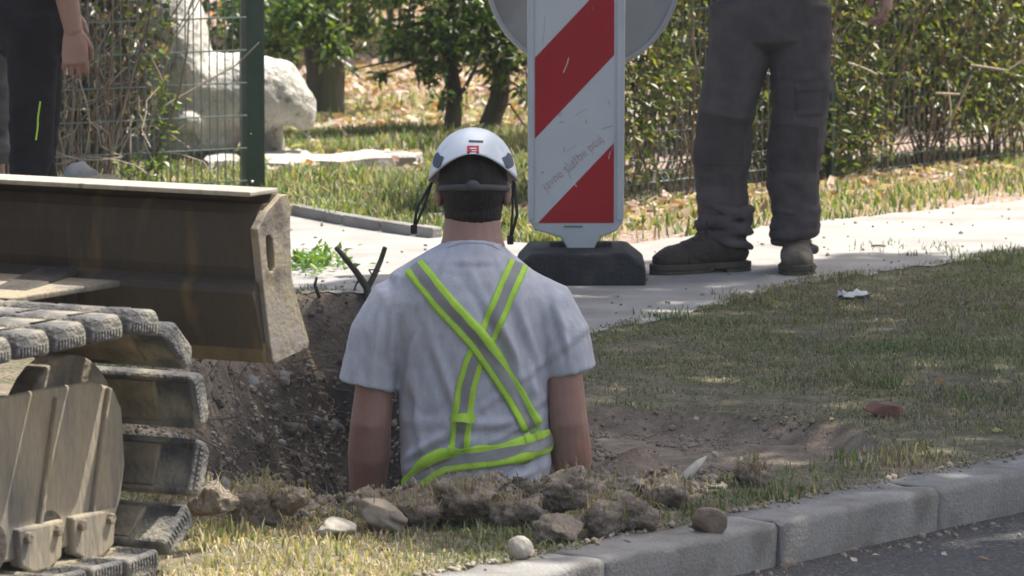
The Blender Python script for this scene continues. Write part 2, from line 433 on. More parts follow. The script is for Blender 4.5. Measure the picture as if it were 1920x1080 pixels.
# ------------------------------------------------------------------ grass
def blades(pts, h, wd, cols, lean=0.5, seed=0):
    """bent triangular blades; pts Nx3, h N, cols Nx3 -> verts, faces, colours"""
    rg = np.random.default_rng(seed); N = len(pts)
    az = rg.uniform(0, 2 * np.pi, N); d = np.stack([np.cos(az), np.sin(az), np.zeros(N)], -1)
    sd = np.stack([-d[:, 1], d[:, 0], np.zeros(N)], -1)
    le = rg.uniform(0.1, 1.0, N) * lean
    up = np.array([0, 0, 1.0])
    w2 = (wd * rg.uniform(.6, 1.3, N))[:, None] if np.isscalar(wd) else (wd)[:, None]
    mid = pts + up * (h * .55)[:, None] + d * (h * le * .35)[:, None]
    tip = pts + up * (h * (1 - .45 * le ** 2))[:, None] + d * (h * le)[:, None]
    V = np.stack([pts - sd * w2 / 2, pts + sd * w2 / 2, mid + sd * w2 * .42, mid - sd * w2 * .42, tip + sd * w2 * .08, tip - sd * w2 * .08], 1).reshape(-1, 3)
    b = np.arange(N)[:, None] * 6
    F = np.concatenate([b + np.array([0, 1, 2, 3]), b + np.array([3, 2, 4, 5])], 0)
    return V, F, np.repeat(cols, 6, 0)
gmat = M('grass_blade', (1, 1, 1), rough=.6, attr=True, transl=.28, spec=.3)
def pick(rg, N, pal, wts, var=.25):
    k = rg.choice(len(pal), N, p=np.array(wts) / sum(wts)); c = np.array(pal)[k] * rg.uniform(1 - var, 1 + var, (N, 1)); return c * rg.uniform(.92, 1.08, (N, 3))
def scatter(N, box, ok, seed, up=True):
    rg = np.random.default_rng(seed)
    x = rg.uniform(box[0], box[1], N); y = rg.uniform(box[2], box[3], N)
    k = ok(x, y, rg); x, y = x[k], y[k]
    return np.stack([x, y, ground_h(x, y)], -1), rg
STRAW, OLIVE, GREEN, LIME, BROWN, GREY = (.41, .345, .235), (.135, .145, .085), (.085, .135, .050), (.20, .27, .07), (.20, .145, .095), (.22, .21, .17)
def not_hard(x, y):
    u, v = px_of(x, y)
    return ~((v > interp(PATH_UP, u) - 1) & (v < interp(PATH_LO, u) + 1))
def verge_ok(x, y, rg):
    u, v = px_of(x, y)
    ok = (kerb_dist(x, y) > .135 + .03 * vn(x * 20, y * 20)) & (v > interp(PATH_LO, u) - 5 - 4 * vn(x * 12, y * 12)) & (sdf(PIT, x, y) < -.06 + .06 * vn(x * 9, y * 9))
    sc = sdf(SCRAPE, x, y)
    dens = np.where(sc > -.0, .05, 1.0) * np.where((u > 1080) & (v > 740), .55, 1.0) * np.clip(.55 + .9 * fbm(x * 2.5, y * 2.5, None, 3, 61) + .5 * fbm(x * 9, y * 9, None, 2, 62), .06, 1)
    return ok & (rg.random(len(x)) < dens)
pts, rg = scatter(420000, (-1.2, 2.6, 12.0, 20.2), verge_ok, 1)
u, v = px_of(pts[:, 0], pts[:, 1]); keep = (u > -150) & (u < 2050); pts = pts[keep]; u, v = u[keep], v[keep]
N = len(pts)
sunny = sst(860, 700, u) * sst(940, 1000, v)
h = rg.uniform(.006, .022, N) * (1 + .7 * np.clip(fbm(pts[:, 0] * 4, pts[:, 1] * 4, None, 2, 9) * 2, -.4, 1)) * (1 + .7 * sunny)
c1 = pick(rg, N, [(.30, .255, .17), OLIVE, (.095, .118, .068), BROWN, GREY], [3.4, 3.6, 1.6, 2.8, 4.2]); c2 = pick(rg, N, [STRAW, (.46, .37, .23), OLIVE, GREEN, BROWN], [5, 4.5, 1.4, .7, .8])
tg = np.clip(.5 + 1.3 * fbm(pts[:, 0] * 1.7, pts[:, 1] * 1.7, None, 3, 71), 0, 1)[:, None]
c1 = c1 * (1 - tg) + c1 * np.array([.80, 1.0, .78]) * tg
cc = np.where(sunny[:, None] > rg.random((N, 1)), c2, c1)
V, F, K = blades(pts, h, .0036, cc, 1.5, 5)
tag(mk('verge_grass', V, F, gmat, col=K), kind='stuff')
# taller loose tufts on the verge and round the clods
def tuft_pts(px, py, n, spread, rg):
    p = G(px, py); a = rg.uniform(0, 6.28, n); r_ = spread * np.sqrt(rg.random(n)); x = p.x + r_ * np.cos(a); y = p.y + r_ * np.sin(a) * 1.3
    return np.stack([x, y, ground_h(x, y)], -1)
rg = np.random.default_rng(77); P_ = []; H_ = []; C_ = []
for (px, py, n, sp, hh, pal, wt) in ((1570, 862, 50, .05, .06, [GREEN, OLIVE, LIME], [3, 2, 1]), (1610, 880, 40, .05, .05, [OLIVE, STRAW], [1, 1]), (1700, 860, 160, .12, .05, [STRAW, BROWN], [2, 1]), (1500, 930, 120, .11, .045, [GREEN, OLIVE, STRAW], [2, 2, 1]),
        (1350, 900, 120, .12, .05, [OLIVE, STRAW, GREEN], [2, 2, 1]), (1400, 940, 160, .12, .04, [OLIVE, GREEN, STRAW], [2, 2, 1]), (1290, 960, 120, .10, .04, [OLIVE, GREEN], [1, 1]), (1850, 750, 90, .12, .05, [GREEN, OLIVE], [1, 1]), (1700, 470, 90, .2, .05, [GREEN, OLIVE], [2, 1]),
        (1850, 480, 120, .2, .06, [GREEN, OLIVE], [2, 1]), (1560, 525, 60, .15, .05, [GREEN, OLIVE], [2, 1]), (1400, 560, 60, .12, .05, [GREEN, STRAW], [2, 1]), (1240, 595, 60, .1, .05, [GREEN, STRAW], [2, 1]), (1660, 720, 40, .06, .05, [GREEN], [1]),
        (420, 1010, 120, .09, .07, [LIME, GREEN, STRAW], [1, 1, 4]), (600, 1035, 140, .12, .06, [LIME, STRAW, GREEN], [.7, 5, .7]), (820, 985, 90, .09, .07, [OLIVE, GREEN, STRAW], [2, 2, 2]), (940, 1000, 70, .08, .06, [OLIVE, GREEN, STRAW], [1, 1, 2]), (700, 1060, 120, .12, .055, [STRAW, LIME], [7, 1]),
        (375, 940, 30, .03, .04, [LIME], [1]), (480, 1060, 160, .12, .06, [STRAW, LIME], [7, 1])):
    p_ = tuft_pts(px, py, n, sp, rg); P_.append(p_); H_.append(rg.uniform(.3, 1.0, n) * hh * .72); C_.append(pick(rg, n, pal, wt))
V, F, K = blades(np.concatenate(P_), np.concatenate(H_), .0048, np.concatenate(C_), .8, 6)
tag(mk('verge_grass_tufts', V, F, gmat, col=K), kind='stuff')

# lawn beyond the path, weeds along the fence
def lawn_ok(x, y, rg):
    u, v = px_of(x, y)
    a = (v < interp(PATH_UP, u) + 2) & (x < .3)
    slab = (v > 292) & (v < 328) & (u > 505) & (u < 800)
    dens = np.clip(.8 + .6 * fbm(x * 2.5, y * 2.5, None, 3, 81), .1, 1) * np.where(y > 24.3, .15, 1)
    return a & ~slab & (rg.random(len(x)) < dens)
pts, rg = scatter(120000, (-2.1, .3, 19.3, 26), lawn_ok, 2); N = len(pts)
cc = pick(rg, N, [GREEN, LIME, STRAW, OLIVE, GREY], [3.4, 2.6, 2.8, 2, 2.2]) * 1.15
h = rg.uniform(.02, .06, N) * (1 + .8 * np.clip(fbm(pts[:, 0] * 3, pts[:, 1] * 3, None, 2, 19) * 2, -.5, 1))
V, F, K = blades(pts, h, .008, cc, .8, 7)
tag(mk('lawn_grass', V, F, gmat, col=K), kind='stuff')
def weeds_ok(x, y, rg):
    u, v = px_of(x, y)
    a = (v < interp(PATH_UP, u) + 3) & (u > 985) & (v > interp([(985, 330), (1540, 315), (2050, 240)], u))
    dens = np.clip(.10 + 1.4 * fbm(x * 2.2, y * 2.2, None, 3, 91), .05, 1)
    return a & (rg.random(len(x)) < dens)
pts, rg = scatter(60000, (.0, 2.6, 18.5, 24), weeds_ok, 3); N = len(pts)
cc = pick(rg, N, [GREEN, LIME, STRAW, (.38, .30, .23)], [2.6, 2.0, 2.2, 2.0])
V, F, K = blades(pts, rg.uniform(.012, .06, N), .009, cc, .9, 8)
tag(mk('path_side_weeds', V, F, gmat, col=K), kind='stuff')

# ------------------------------------------------------------------ foliage
def leaves(pts, size, cols, seed=0, droop=0.35, aspect=.5, tilt=1.0):
    rg = np.random.default_rng(seed); N = len(pts)
    az = rg.uniform(0, 2 * np.pi, N); el = rg.normal(-droop, .45 * tilt, N)
    d = np.stack([np.cos(az) * np.cos(el), np.sin(az) * np.cos(el), np.sin(el)], -1)
    rr = rg.normal(0, 1, (N, 3)) * .8 + np.array([0, 0, 1.0]); s = np.cross(d, rr); s /= np.linalg.norm(s, axis=1)[:, None]
    nrm = np.cross(s, d)
    sz = (size * rg.uniform(.6, 1.35, N))[:, None] if np.isscalar(size) else size[:, None]
    w2 = sz * aspect / 2
    mid = pts + d * sz * .45
    V = np.stack([pts, mid + s * w2 + nrm * sz * .08, pts + d * sz - nrm * sz * .06, mid - s * w2 + nrm * sz * .08], 1).reshape(-1, 3)
    b = np.arange(N)[:, None] * 4
    F = np.concatenate([b + np.array([0, 1, 2]), b + np.array([0, 2, 3])], 0)
    return V, F, np.repeat(cols, 4, 0)
leafmat = M('leaf', (1, 1, 1), rough=.36, attr=True, transl=.38, spec=.6)
drymat = M('dry_leaf', (1, 1, 1), rough=.8, attr=True, transl=.2, spec=.2)
stemmat = M('dry_stem', (.15, .11, .075), (.26, .20, .14), 30, .9, .2, 200, c3=(.10, .075, .05), s3=6)
bark = M('bark', (.055, .045, .035), (.12, .10, .08), 18, .95, .9, 40, stretch=(1, 1, .25), c3=(.10, .11, .07), s3=4)

# hedge behind the right-hand mesh fence
FR0, FR1 = G(1170, 390), G(1545, 345)
FRD = (FR1 - FR0).normalized(); FRN = Vector((-FRD.y, FRD.x, 0))
FRB = FR0 - FRD * .75
hedge = thing('hedge', tuple(FR0 + FRN * .3), 'sunlit green hedge with small leaves growing through the mesh fence behind the standing legs', 'hedge')
rg = np.random.default_rng(5)
def hedge_pts(n):
    s_ = rg.uniform(-.12, 3.0, n); o = np.abs(rg.normal(0, .26, n)) * 1.0 - .08; z = rg.uniform(.04, 1.5, n)
    f = fbm(s_ * 2.3, z * 2.3, o * 2.5, 3, 31)
    k = (f + .08 * (s_ > .9) + .22 * (z - .3) - .25 * (s_ < .35) * (z < .42) > rg.uniform(-.32, .12, n)) & (z > .12 + .10 * vn(s_ * 5, s_ * 0))
    s_, o, z = s_[k], o[k], z[k]
    return np.stack([FR0.x + FRD.x * s_ + FRN.x * o, FR0.y + FRD.y * s_ + FRN.y * o, z], -1)
pts = hedge_pts(76000); N = len(pts)
cc = pick(rg, N, [(.07, .10, .03), (.11, .145, .04), (.22, .235, .06), (.04, .055, .022), (.19, .15, .08)], [3.4, 3.4, 2.6, 1.4, 2.4])
V, F, K = leaves(pts, .036, cc, 12, .55, .42)
tag(mk('foliage', V, F, leafmat, hedge, col=K), kind='stuff')
m_ = MB()
for i in range(170):
    s_ = rg.uniform(-.1, 3.0); o = rg.uniform(0, .3); p = FR0 + FRD * s_ + FRN * o; q = [p.copy()]
    hd = Vector((rg.normal(0, .25), rg.normal(0, .2), 1)).normalized()
    for k in range(6):
        hd = (hd + Vector((rg.normal(0, .16), rg.normal(0, .14), .05))).normalized(); q.append(q[-1] + hd * rg.uniform(.12, .24))
    r_ = rg.uniform(.0018, .0055); m_.tube(q, [r_ * (1 - .1 * k) for k in range(7)], 4)
tag(m_.obj('stem', stemmat, hedge), kind='stuff')
# dead branches lying across the hedge
for pts_ in ([(1820, 122), (1862, 128), (1890, 132), (1920, 112)], [(1775, 240), (1800, 190), (1822, 140)], [(1755, 175), (1800, 177)], [(1780, 240), (1782, 200), (1776, 150)], [(1590, 118), (1620, 128), (1645, 140)]):
    yb = 21.7 + (pts_[0][0] - 1545) * .0016
    MB_ = MB(); MB_.tube([A(x_, y_, yb - .06) for x_, y_ in pts_], [.005, .0045] + [.0035] * (len(pts_) - 2), 6); MB_.obj('dead_twig', M('pale_twig', (.42, .36, .28), (.33, .27, .2), 30, .9), hedge)
# shaded shrub filling the ground behind the hedge
def bush(name, lab, px0, px1, yv, depth, zlo, zhi, n, pal, wt, seed, size=.05, cat='shrub', stems=14):
    rg = np.random.default_rng(seed); a, b = A(px0, 100, yv), A(px1, 100, yv)
    c = (a + b) / 2; root = thing(name, (c.x, c.y, 0), lab, cat)
    x = rg.uniform(a.x, b.x, n); y = yv + rg.uniform(-.5, .5, n) * depth; z = zlo + (zhi - zlo) * rg.random(n)
    f = fbm(x * 2.2, y * 2.2, z * 2.2, 3, seed)
    e = ((x - c.x) / ((b.x - a.x) / 2)) ** 2 * .5 + np.clip((zlo + .25 - z) / .25, 0, 1) * .35
    k = f - e > rg.uniform(-.5, .05, n); p = np.stack([x, y, z], -1)[k]
    V, F, K = leaves(p, size, pick(rg, len(p), pal, wt), seed, .35, .45)
    tag(mk('foliage', V, F, leafmat, root, col=K), kind='stuff')
    m_ = MB()
    for i in range(stems):
        q = [Vector((rg.uniform(a.x * .75 + b.x * .25, a.x * .25 + b.x * .75), yv + rg.uniform(-.3, .3) * depth, 0))]
        for k in range(5): q.append(q[-1] + Vector((rg.normal(0, .07), rg.normal(0, .07), zhi / 5)))
        m_.tube(q, [.012 - .0018 * k for k in range(6)], 5)
    tag(m_.obj('stem', bark, root), kind='stuff')
    return root
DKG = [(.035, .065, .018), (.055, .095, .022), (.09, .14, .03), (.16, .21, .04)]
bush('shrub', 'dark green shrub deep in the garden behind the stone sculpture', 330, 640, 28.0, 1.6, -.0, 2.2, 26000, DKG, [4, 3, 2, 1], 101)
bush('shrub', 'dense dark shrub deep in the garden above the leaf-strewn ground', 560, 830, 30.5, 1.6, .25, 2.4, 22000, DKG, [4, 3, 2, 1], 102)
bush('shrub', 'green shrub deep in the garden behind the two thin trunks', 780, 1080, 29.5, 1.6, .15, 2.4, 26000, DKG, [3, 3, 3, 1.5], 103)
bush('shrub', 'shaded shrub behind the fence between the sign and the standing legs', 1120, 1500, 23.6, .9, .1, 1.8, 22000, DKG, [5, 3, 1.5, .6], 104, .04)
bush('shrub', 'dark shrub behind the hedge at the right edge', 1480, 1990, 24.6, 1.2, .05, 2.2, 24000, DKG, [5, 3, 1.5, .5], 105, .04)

# garden trees: trunk, limbs, low crown
def tree(lab, base, top, r0, r1, clumps, n, seed, pal, wt, size, group=None, limbs=(), zt=3.2, yv=None):
    rg = np.random.default_rng(seed); g = G(*base); yv = g.y
    root = thing('tree', (g.x, g.y, 0), lab, 'tree')
    t = A(*top, yv); m_ = MB(); d = (t - g)
    pts = [g + Vector((0, 0, -.1)), g + d * .1, g + d * .4 + Vector((.012, 0, 0)), g + d * .7 + Vector((-.008, 0, 0)), t]
    while pts[-1].z < zt: pts.append(pts[-1] + d.normalized() * .5 + Vector((rg.normal(0, .04), rg.normal(0, .04), 0)))
    rr = [r0 * 1.35, r0 * 1.08, r0, r0 * .5 + r1 * .5, r1] + [r1 * (.94 ** k) for k in range(1, len(pts) - 4)]
    m_.tube(pts, rr, 14)
    o = m_.obj('trunk', bark, root, smooth=True)
    m_ = MB()
    for lb in limbs:
        q = [A(x_, y_, yv + dy) for x_, y_, dy in lb[0]]; m_.tube(q, [lb[1] * (1 - .18 * k) for k in range(len(q))], 6)
    for (cx, cy, rx, ry, dy) in clumps[:]:
        c = A(cx, cy, yv + dy); q = [Vector((g.x + d.normalized().x * c.z, yv, max(c.z - .1, .3))), (c + Vector((g.x, yv, c.z + .1))) / 2, c]
        m_.tube(q, [.012, .008, .003], 5)
    m_.obj('limb', bark, root, smooth=True)
    P_ = []
    for (cx, cy, rx, ry, dy) in clumps:
        c = A(cx, cy, yv + dy); s_ = yv / FPX; k = int(n * rx * ry / 6000)
        u_ = rg.normal(0, .42, (k, 3)); u_ = u_[(np.linalg.norm(u_, axis=1) < 1.05)]
        P_.append(np.array([c.x, c.y, c.z]) + u_ * np.array([rx * s_, rx * s_ * .8, ry * s_]))
    p = np.concatenate(P_); p = p[p[:, 2] > .06]
    f = fbm(p[:, 0] * 5, p[:, 1] * 5, p[:, 2] * 5, 2, seed); p = p[f > rg.uniform(-.6, .05, len(p))]
    V, F, K = leaves(p, size, pick(rg, len(p), pal, wt), seed, .45, .42)
    tag(mk('crown', V, F, leafmat, root, col=K), kind='stuff')
GRN = [(.05, .10, .022), (.085, .145, .03), (.16, .22, .04), (.03, .055, .016)]
tree('thick shaded trunk with low leafy branches beside the stone sculpture', (606, 218), (606, 20), .085, .075,
     [(560, 30, 90, 60, -.3), (620, 85, 42, 38, -.35), (660, 40, 90, 60, 0), (520, 70, 50, 60, .2), (600, -90, 190, 90, 0), (470, 40, 70, 60, .3), (740, -40, 120, 60, .2)], 900, 201, GRN, [3, 3, 2, 2], .048)
tree('slim dark trunk standing upright behind the white helmet', (849, 255), (845, 60), .034, .030,
     [(800, 50, 80, 50, -.1), (850, 85, 70, 40, 0), (810, 130, 40, 30, -.15), (760, 80, 55, 40, .1), (880, 30, 80, 50, .1), (830, 175, 26, 26, -.1), (780, -60, 190, 80, 0), (715, 140, 16, 18, 0), (660, 130, 18, 14, .2)], 900, 202, GRN, [3, 3, 1.5, 2], .048,
     limbs=[([(850, 190, 0), (872, 165, -.05), (890, 130, -.1), (905, 95, -.1)], .012), ([(848, 150, 0), (815, 120, .1), (790, 95, .1)], .012)])
tree('slim leaning trunk standing between the white helmet and the striped panel', (915, 246), (955, 90), .042, .036,
     [(930, 60, 60, 50, 0), (960, 110, 42, 36, -.1), (900, 100, 50, 34, -.1), (975, 40, 50, 50, .1), (935, 150, 26, 18, -.1), (960, -50, 130, 80, 0), (985, 170, 20, 26, .1)], 900, 203, GRN, [2.5, 3.2, 2.2, 1.5], .046,
     limbs=[([(925, 215, 0), (955, 195, -.1), (990, 245, -.15)], .007), ([(930, 190, 0), (965, 165, -.05), (995, 200, -.1)], .007), ([(935, 150, 0), (905, 130, -.05), (880, 140, -.05)], .009)])

# fallen leaves under the garden trees and by the fence
rg = np.random.default_rng(8); P_ = []
x = rg.uniform(-1.7, .5, 9000); y = rg.uniform(24.0, 34, 9000); P_.append(np.stack([x, y, np.full(9000, .012)], -1))
k = 2500; s_ = rg.uniform(-.9, 2.2, k); o = rg.normal(-.1, .16, k); P_.append(np.stack([FR0.x + FRD.x * s_ + FRN.x * o, FR0.y + FRD.y * s_ + FRN.y * o, np.full(k, .012)], -1))
x = rg.uniform(-1.5, .1, 500); y = rg.uniform(20.5, 24, 500); P_.append(np.stack([x, y, np.full(500, .02)], -1))
x = rg.uniform(-.4, 1.6, 40); y = rg.uniform(12.3, 16, 40); kk = kerb_dist(x, y) > .15; x, y = x[kk], y[kk]
P_.append(np.stack([x, y, ground_h(x, y) + .008], -1))
t_ = rg.uniform(.2, 1.8, 26); o_ = -.03 - np.abs(rg.normal(0, .12, 26)); P_.append(np.stack([K0.x + KD.x * t_ + KN.x * o_, K0.y + KD.y * t_ + KN.y * o_, np.full(26, -.082)], -1))
p = np.concatenate(P_)
cc = pick(rg, len(p), [(.38, .28, .22), (.52, .43, .37), (.46, .2, .08), (.25, .17, .125), (.42, .31, .18)], [4, 5.5, .55, 3.2, .5])
V, F, K = leaves(p, np.where(p[:, 1] < 17, .024, .055) * rg.uniform(.6, 1.35, len(p)), cc, 31, .0, .6, .55); tag(mk('fallen_leaves', V, F, drymat, col=K), kind='stuff')

# street tree standing outside the frame on the right, crown shaped from the wanted verge shade
def shade_tree(lab, poly, trunk, n, seed, zlo, zhi, size, holes):
    rg = np.random.default_rng(seed); root = thing('unseen_shade_tree', (*trunk, 0), lab, 'tree')
    P0 = np.array(poly); x = rg.uniform(P0[:, 0].min(), P0[:, 0].max(), n); y = rg.uniform(P0[:, 1].min(), P0[:, 1].max(), n)
    d = sdf(poly, x, y); f = fbm(x * 2.6, y * 2.6, None, 3, seed)
    k = (d + .25 * f > 0) & (fbm(x * 3.5, y * 3.5, None, 2, seed + 5) > holes - .25 * np.clip(d, 0, 1)); x, y = x[k], y[k]
    z = rg.uniform(zlo, zhi, len(x)) + .6 * fbm(x * .5, y * .5, None, 2, seed)
    p = np.stack([x + z * SUN.x / SUN.z, y + z * SUN.y / SUN.z, z], -1)
    V, F, K = leaves(p, size, pick(rg, len(p), GRN, [3, 3, 2, 2]), seed, .3, .62)
    tag(mk('crown', V, F, leafmat, root, col=K), kind='stuff')
    m_ = MB(); T = Vector((*trunk, 0)); c = Vector(p.mean(0)); m_.tube([T, T + Vector((0, 0, 1.2)), T.lerp(c, .15) + Vector((0, 0, 2.2)), T.lerp(c, .4) + Vector((0, 0, 2.0)), c], [.24, .19, .17, .13, .06], 12)
    m_.obj('trunk', bark, root, smooth=True); m_ = MB(); s0 = T.lerp(c, .3) + Vector((0, 0, 2.0))
    for i in range(26):
        q = Vector(p[rg.integers(len(p))]); m_.tube([s0, (s0 + q) / 2 + Vector((0, 0, .4)), q], [.06, .035, .012], 5)
    m_.obj('limb', bark, root, smooth=True)
shade_tree('broad leafy street tree outside the frame shading the verge',
    [(-.92, 12.9), (-.15, 12.62), (.12, 12.42), (.12, 10.5), (4.5, 10.5), (5.5, 21.5), (1.95, 19.35), (1.0, 18.75), (.0, 18.45), (-.55, 18.2), (-1.05, 17.1), (-1.2, 15.6), (-1.1, 14.2)], (6.2, 21.5), 42000, 301, 5.2, 8.5, .17, -.62)

shade_tree('tree added outside the frame to shade the left fence corner', [(-3.2, 15.6), (-1.75, 15.8), (-1.50, 17.0), (-1.42, 18.5), (-1.45, 20.4), (-1.75, 21.2), (-3.2, 21.0)], (-3.3, 22.5), 11000, 302, 4.6, 6.8, .16, -.45)  # unseen tree, added to keep sun off the left edge

# ================================================================== FENCES
wiremat = M('green_fence_wire', (.10, .14, .12), (.16, .19, .17), 40, .32, spec=.8)
postmat = M('green_post_paint', (.018, .045, .03), (.028, .06, .042), 14, .4, .05, 60, spec=.5)
def mesh_fence(lab, p0, dirv, length, nrm, zb, zt, folds, rails, postsat, step=.033):
    """welded wire panel: every upright with its folds, every pair of rails and every post is a part"""
    root = thing('mesh_fence', tuple(p0), lab, 'fence')
    zs = [zb]
    for f in folds: zs += [f - .035, f, f + .035]
    zs.append(zt); prof = [(0, zb)]
    for f in folds: prof += [(0, f - .035), (-.032, f), (0, f + .035)]
    prof.append((0, zt))
    m_ = MB(); m_.tube([nrm * o + Vector((0, 0, z)) for o, z in prof], .0026, 5)
    first = None
    for i in range(int(length / step)):
        pos = dirv * (i * step + .02)
        if first is None:
            first = m_.obj('upright_wire', wiremat, root, world=False); first.location = pos
        else:
            o = first.copy(); C.objects.link(o); o.parent = root; o.location = pos + nrm * random.uniform(-.0015, .0015)
    for z in rails:
        off = -.036 if z in folds else -.005
        m_ = MB(); m_.tube([nrm * off + Vector((0, 0, z)), dirv * length + nrm * off + Vector((0, 0, z))], .0032, 5); m_.obj('rail_wire', wiremat, root, world=False)
    for s_, w_, zt_ in postsat:
        m_ = MB(); m_.box(dirv * s_ + nrm * .03 + Vector((0, 0, zt_ / 2)), (w_ / 2, w_ / 2, zt_ / 2 + .03), Matrix.Rotation(math.atan2(dirv.y, dirv.x), 3, 'Z')); m_.obj('post', postmat, root, world=False, bevel=.004)
    return root
FL0 = G(462, 374); FLD = Vector((-1, -.62, 0)).normalized(); FLN = Vector((FLD.y, -FLD.x, 0))
if FLN.y < 0: FLN = -FLN
fl = mesh_fence('dark green wire mesh fence panel left of the square gate post, before the sculpture', FL0, FLD, 1.9, FLN, .03, 1.3, [.95], [.07, .19, .31, .43, .55, .67, .79, .91, .95, 1.03, 1.15, 1.27], [(1.86, .05, 1.35)])
gp = thing('gate_post', tuple(G(473, 372)), 'thick dark green square steel gate post standing in front of the stone sculpture', 'post')
m_ = MB(); b_ = G(473, 372); m_.box(b_ + Vector((0, .03, .72)), (.037, .037, .75), Matrix.Rotation(.42, 3, 'Z')); m_.obj('post_tube', postmat, gp, bevel=.006)
m_ = MB(); m_.box(b_ + Vector((0, .03, 1.475)), (.04, .04, .008), Matrix.Rotation(.42, 3, 'Z')); m_.obj('post_cap', postmat, gp)
ba = A(473, 341, b_.y - .02); m_ = MB(); m_.ball(ba, (.006, .006, .006), nu=8, nv=6); m_.obj('bolt', M('zinc', (.55, .56, .55), rough=.4, metal=.7), gp)
ba = A(470, 252, b_.y - .02); m_ = MB(); m_.ball(ba, (.005, .005, .005), nu=8, nv=6); m_.obj('bolt', postmat, gp)
mesh_fence('green wire mesh fence with folded lower edge running in front of the hedge', FR0 - FRD * .35, FRD, 3.6, -FRN, .03, 1.3, [.115, .92], [.03, .08, .115, .15, .26, .37, .48, .59, .70, .81, .92, 1.03, 1.14, 1.25], [(.35 + (FR1 - FR0).length, .028, .42), (.02, .05, 1.35), (3.2, .05, 1.35)], .036)

# dry creeper on the left-hand fence
cr = thing('dry_creeper', tuple(FL0 + FLD * 1.1), 'bare brown creeper stems tangled in the left mesh fence with a few green leaves', 'creeper')
rg = np.random.default_rng(9); m_ = MB(); m2 = MB(); lp = []
for i in range(360):
    s_ = .40 + 1.45 * rg.random() ** .8; o = rg.uniform(-.02, .22); p = FL0 + FLD * s_ + FLN * o + Vector((0, 0, rg.uniform(-.02, .5) if rg.random() < .4 else -.02)); q = [p]
    hd = Vector((rg.normal(0, .2), rg.normal(0, .12), 1)).normalized()
    for k in range(rg.integers(4, 8)):
        hd = (hd + Vector((rg.normal(0, .22), rg.normal(0, .15), .08))).normalized(); q.append(q[-1] + hd * rg.uniform(.1, .2))
    r_ = rg.uniform(.002, .006); (m_ if rg.random() < .75 else m2).tube(q, [r_ * (1 - .1 * k) for k in range(len(q))], 4)
for i in range(60):
    s_ = rg.uniform(.35, 1.2); p = FL0 + FLD * s_ + FLN * rg.uniform(-.05, .1) + Vector((0, 0, rg.uniform(.05, .45))); q = [p]
    hd = Vector((rg.normal(0, 1), rg.normal(0, .3), rg.normal(.1, .5))).normalized()
    for k in range(4):
        hd = (hd + Vector((rg.normal(0, .5), rg.normal(0, .2), rg.normal(0, .5)))).normalized(); q.append(q[-1] + hd * rg.uniform(.04, .09))
    m2.tube(q, .0022, 4)
tag(m_.obj('stem', stemmat, cr), kind='stuff'); tag(m2.obj('twig', MATS['pale_twig'], cr), kind='stuff')
lp = []
for px, py, n, rx, ry in ((290, 45, 26, 28, 50), (300, 170, 24, 22, 50), (322, 182, 18, 22, 12), (305, 235, 22, 16, 30), (300, 290, 26, 18, 26), (250, 60, 20, 40, 60), (110, 150, 16, 40, 120), (285, 120, 14, 16, 30), (260, 320, 30, 40, 20), (150, 90, 14, 50, 60)):
    for k in range(n):
        x_, y_ = rg.normal(px, rx * .6), rg.normal(py, ry * .6); s_ = max(0, -(x_ - 462) / 513 / .85); lp.append(A(x_, y_, FL0.y + FLD.y * s_ + rg.uniform(-.05, .04)))
lp = np.array(lp); V, F, K = leaves(lp, .038, pick(rg, len(lp), [(.12, .20, .03), (.2, .26, .05), (.07, .12, .03)], [3, 2, 2]), 40, .2, .55)
tag(mk('foliage', V, F, leafmat, cr, col=K), kind='stuff')
# shrubbery in the shade behind the creeper
bush('shrub', 'thicket of brown twigs and dark leaves behind the left mesh fence', -60, 330, 22.4, 1.2, .02, 1.6, 9000, [(.10, .075, .045), (.06, .07, .03), (.16, .12, .08), (.05, .04, .025)], [3, 2, 1.5, 2], 106, .05, stems=70)

# ================================================================== STONE SCULPTURE, SLABS
YS = 22.7
stone = M('weathered_limestone', (.41, .397, .36), (.53, .515, .475), 5, .9, .55, 55, c3=(.20, .195, .17), s3=26, t3=(.56, .70), grain=.15)
stone_dk = stone
sc = thing('stone_sculpture', tuple(A(450, 305, YS)), 'large rounded pale stone sculpture of a resting beast on the lawn behind the gate post', 'sculpture')
m_ = MB(); sp = YS / FPX
def bl(px, py, rx, ry, dy=0.0, rd=None, rot=0): m_.ball(A(px, py, YS + dy), (rx * sp, (rd or (rx + ry) / 2) * sp, ry * sp), Matrix.Rotation(R(rot), 3, 'Y'), 24, 16)
m_.tube([A(330, 190, YS), A(400, 182, YS), A(470, 178, YS), A(525, 182, YS), A(556, 205, YS), A(572, 228, YS)], [(88 * sp, 84 * sp), (84 * sp, 90 * sp), (80 * sp, 84 * sp), (70 * sp, 68 * sp), (44 * sp, 52 * sp), (24 * sp, 32 * sp)], 24, cap=.8)
bl(560, 200, 36, 44, 0, 44, -18)
m_.tube([A(358, 200, YS - .04), A(347, 140, YS - .04), A(330, 80, YS - .02), A(297, 15, YS), A(250, -70, YS + .02), A(200, -150, YS)], [(48 * sp, 70 * sp), (60 * sp, 82 * sp), (66 * sp, 90 * sp), (78 * sp, 95 * sp), (100 * sp, 100 * sp), (90 * sp, 90 * sp)], 24, cap=.7)
bl(300, 130, 70, 120, .0, 80); bl(352, 225, 42, 26, -.16, 36, 8); bl(380, 262, 72, 42, -.03, 62); bl(330, 275, 60, 40, -.05, 60)
v, f, nn = blob(m_, .010, 5)
a = fbm(v[:, 0] * 5, v[:, 1] * 5, v[:, 2] * 5, 3, 3) * .014 + fbm(v[:, 0] * 22, v[:, 1] * 22, v[:, 2] * 22, 3, 5) * .010
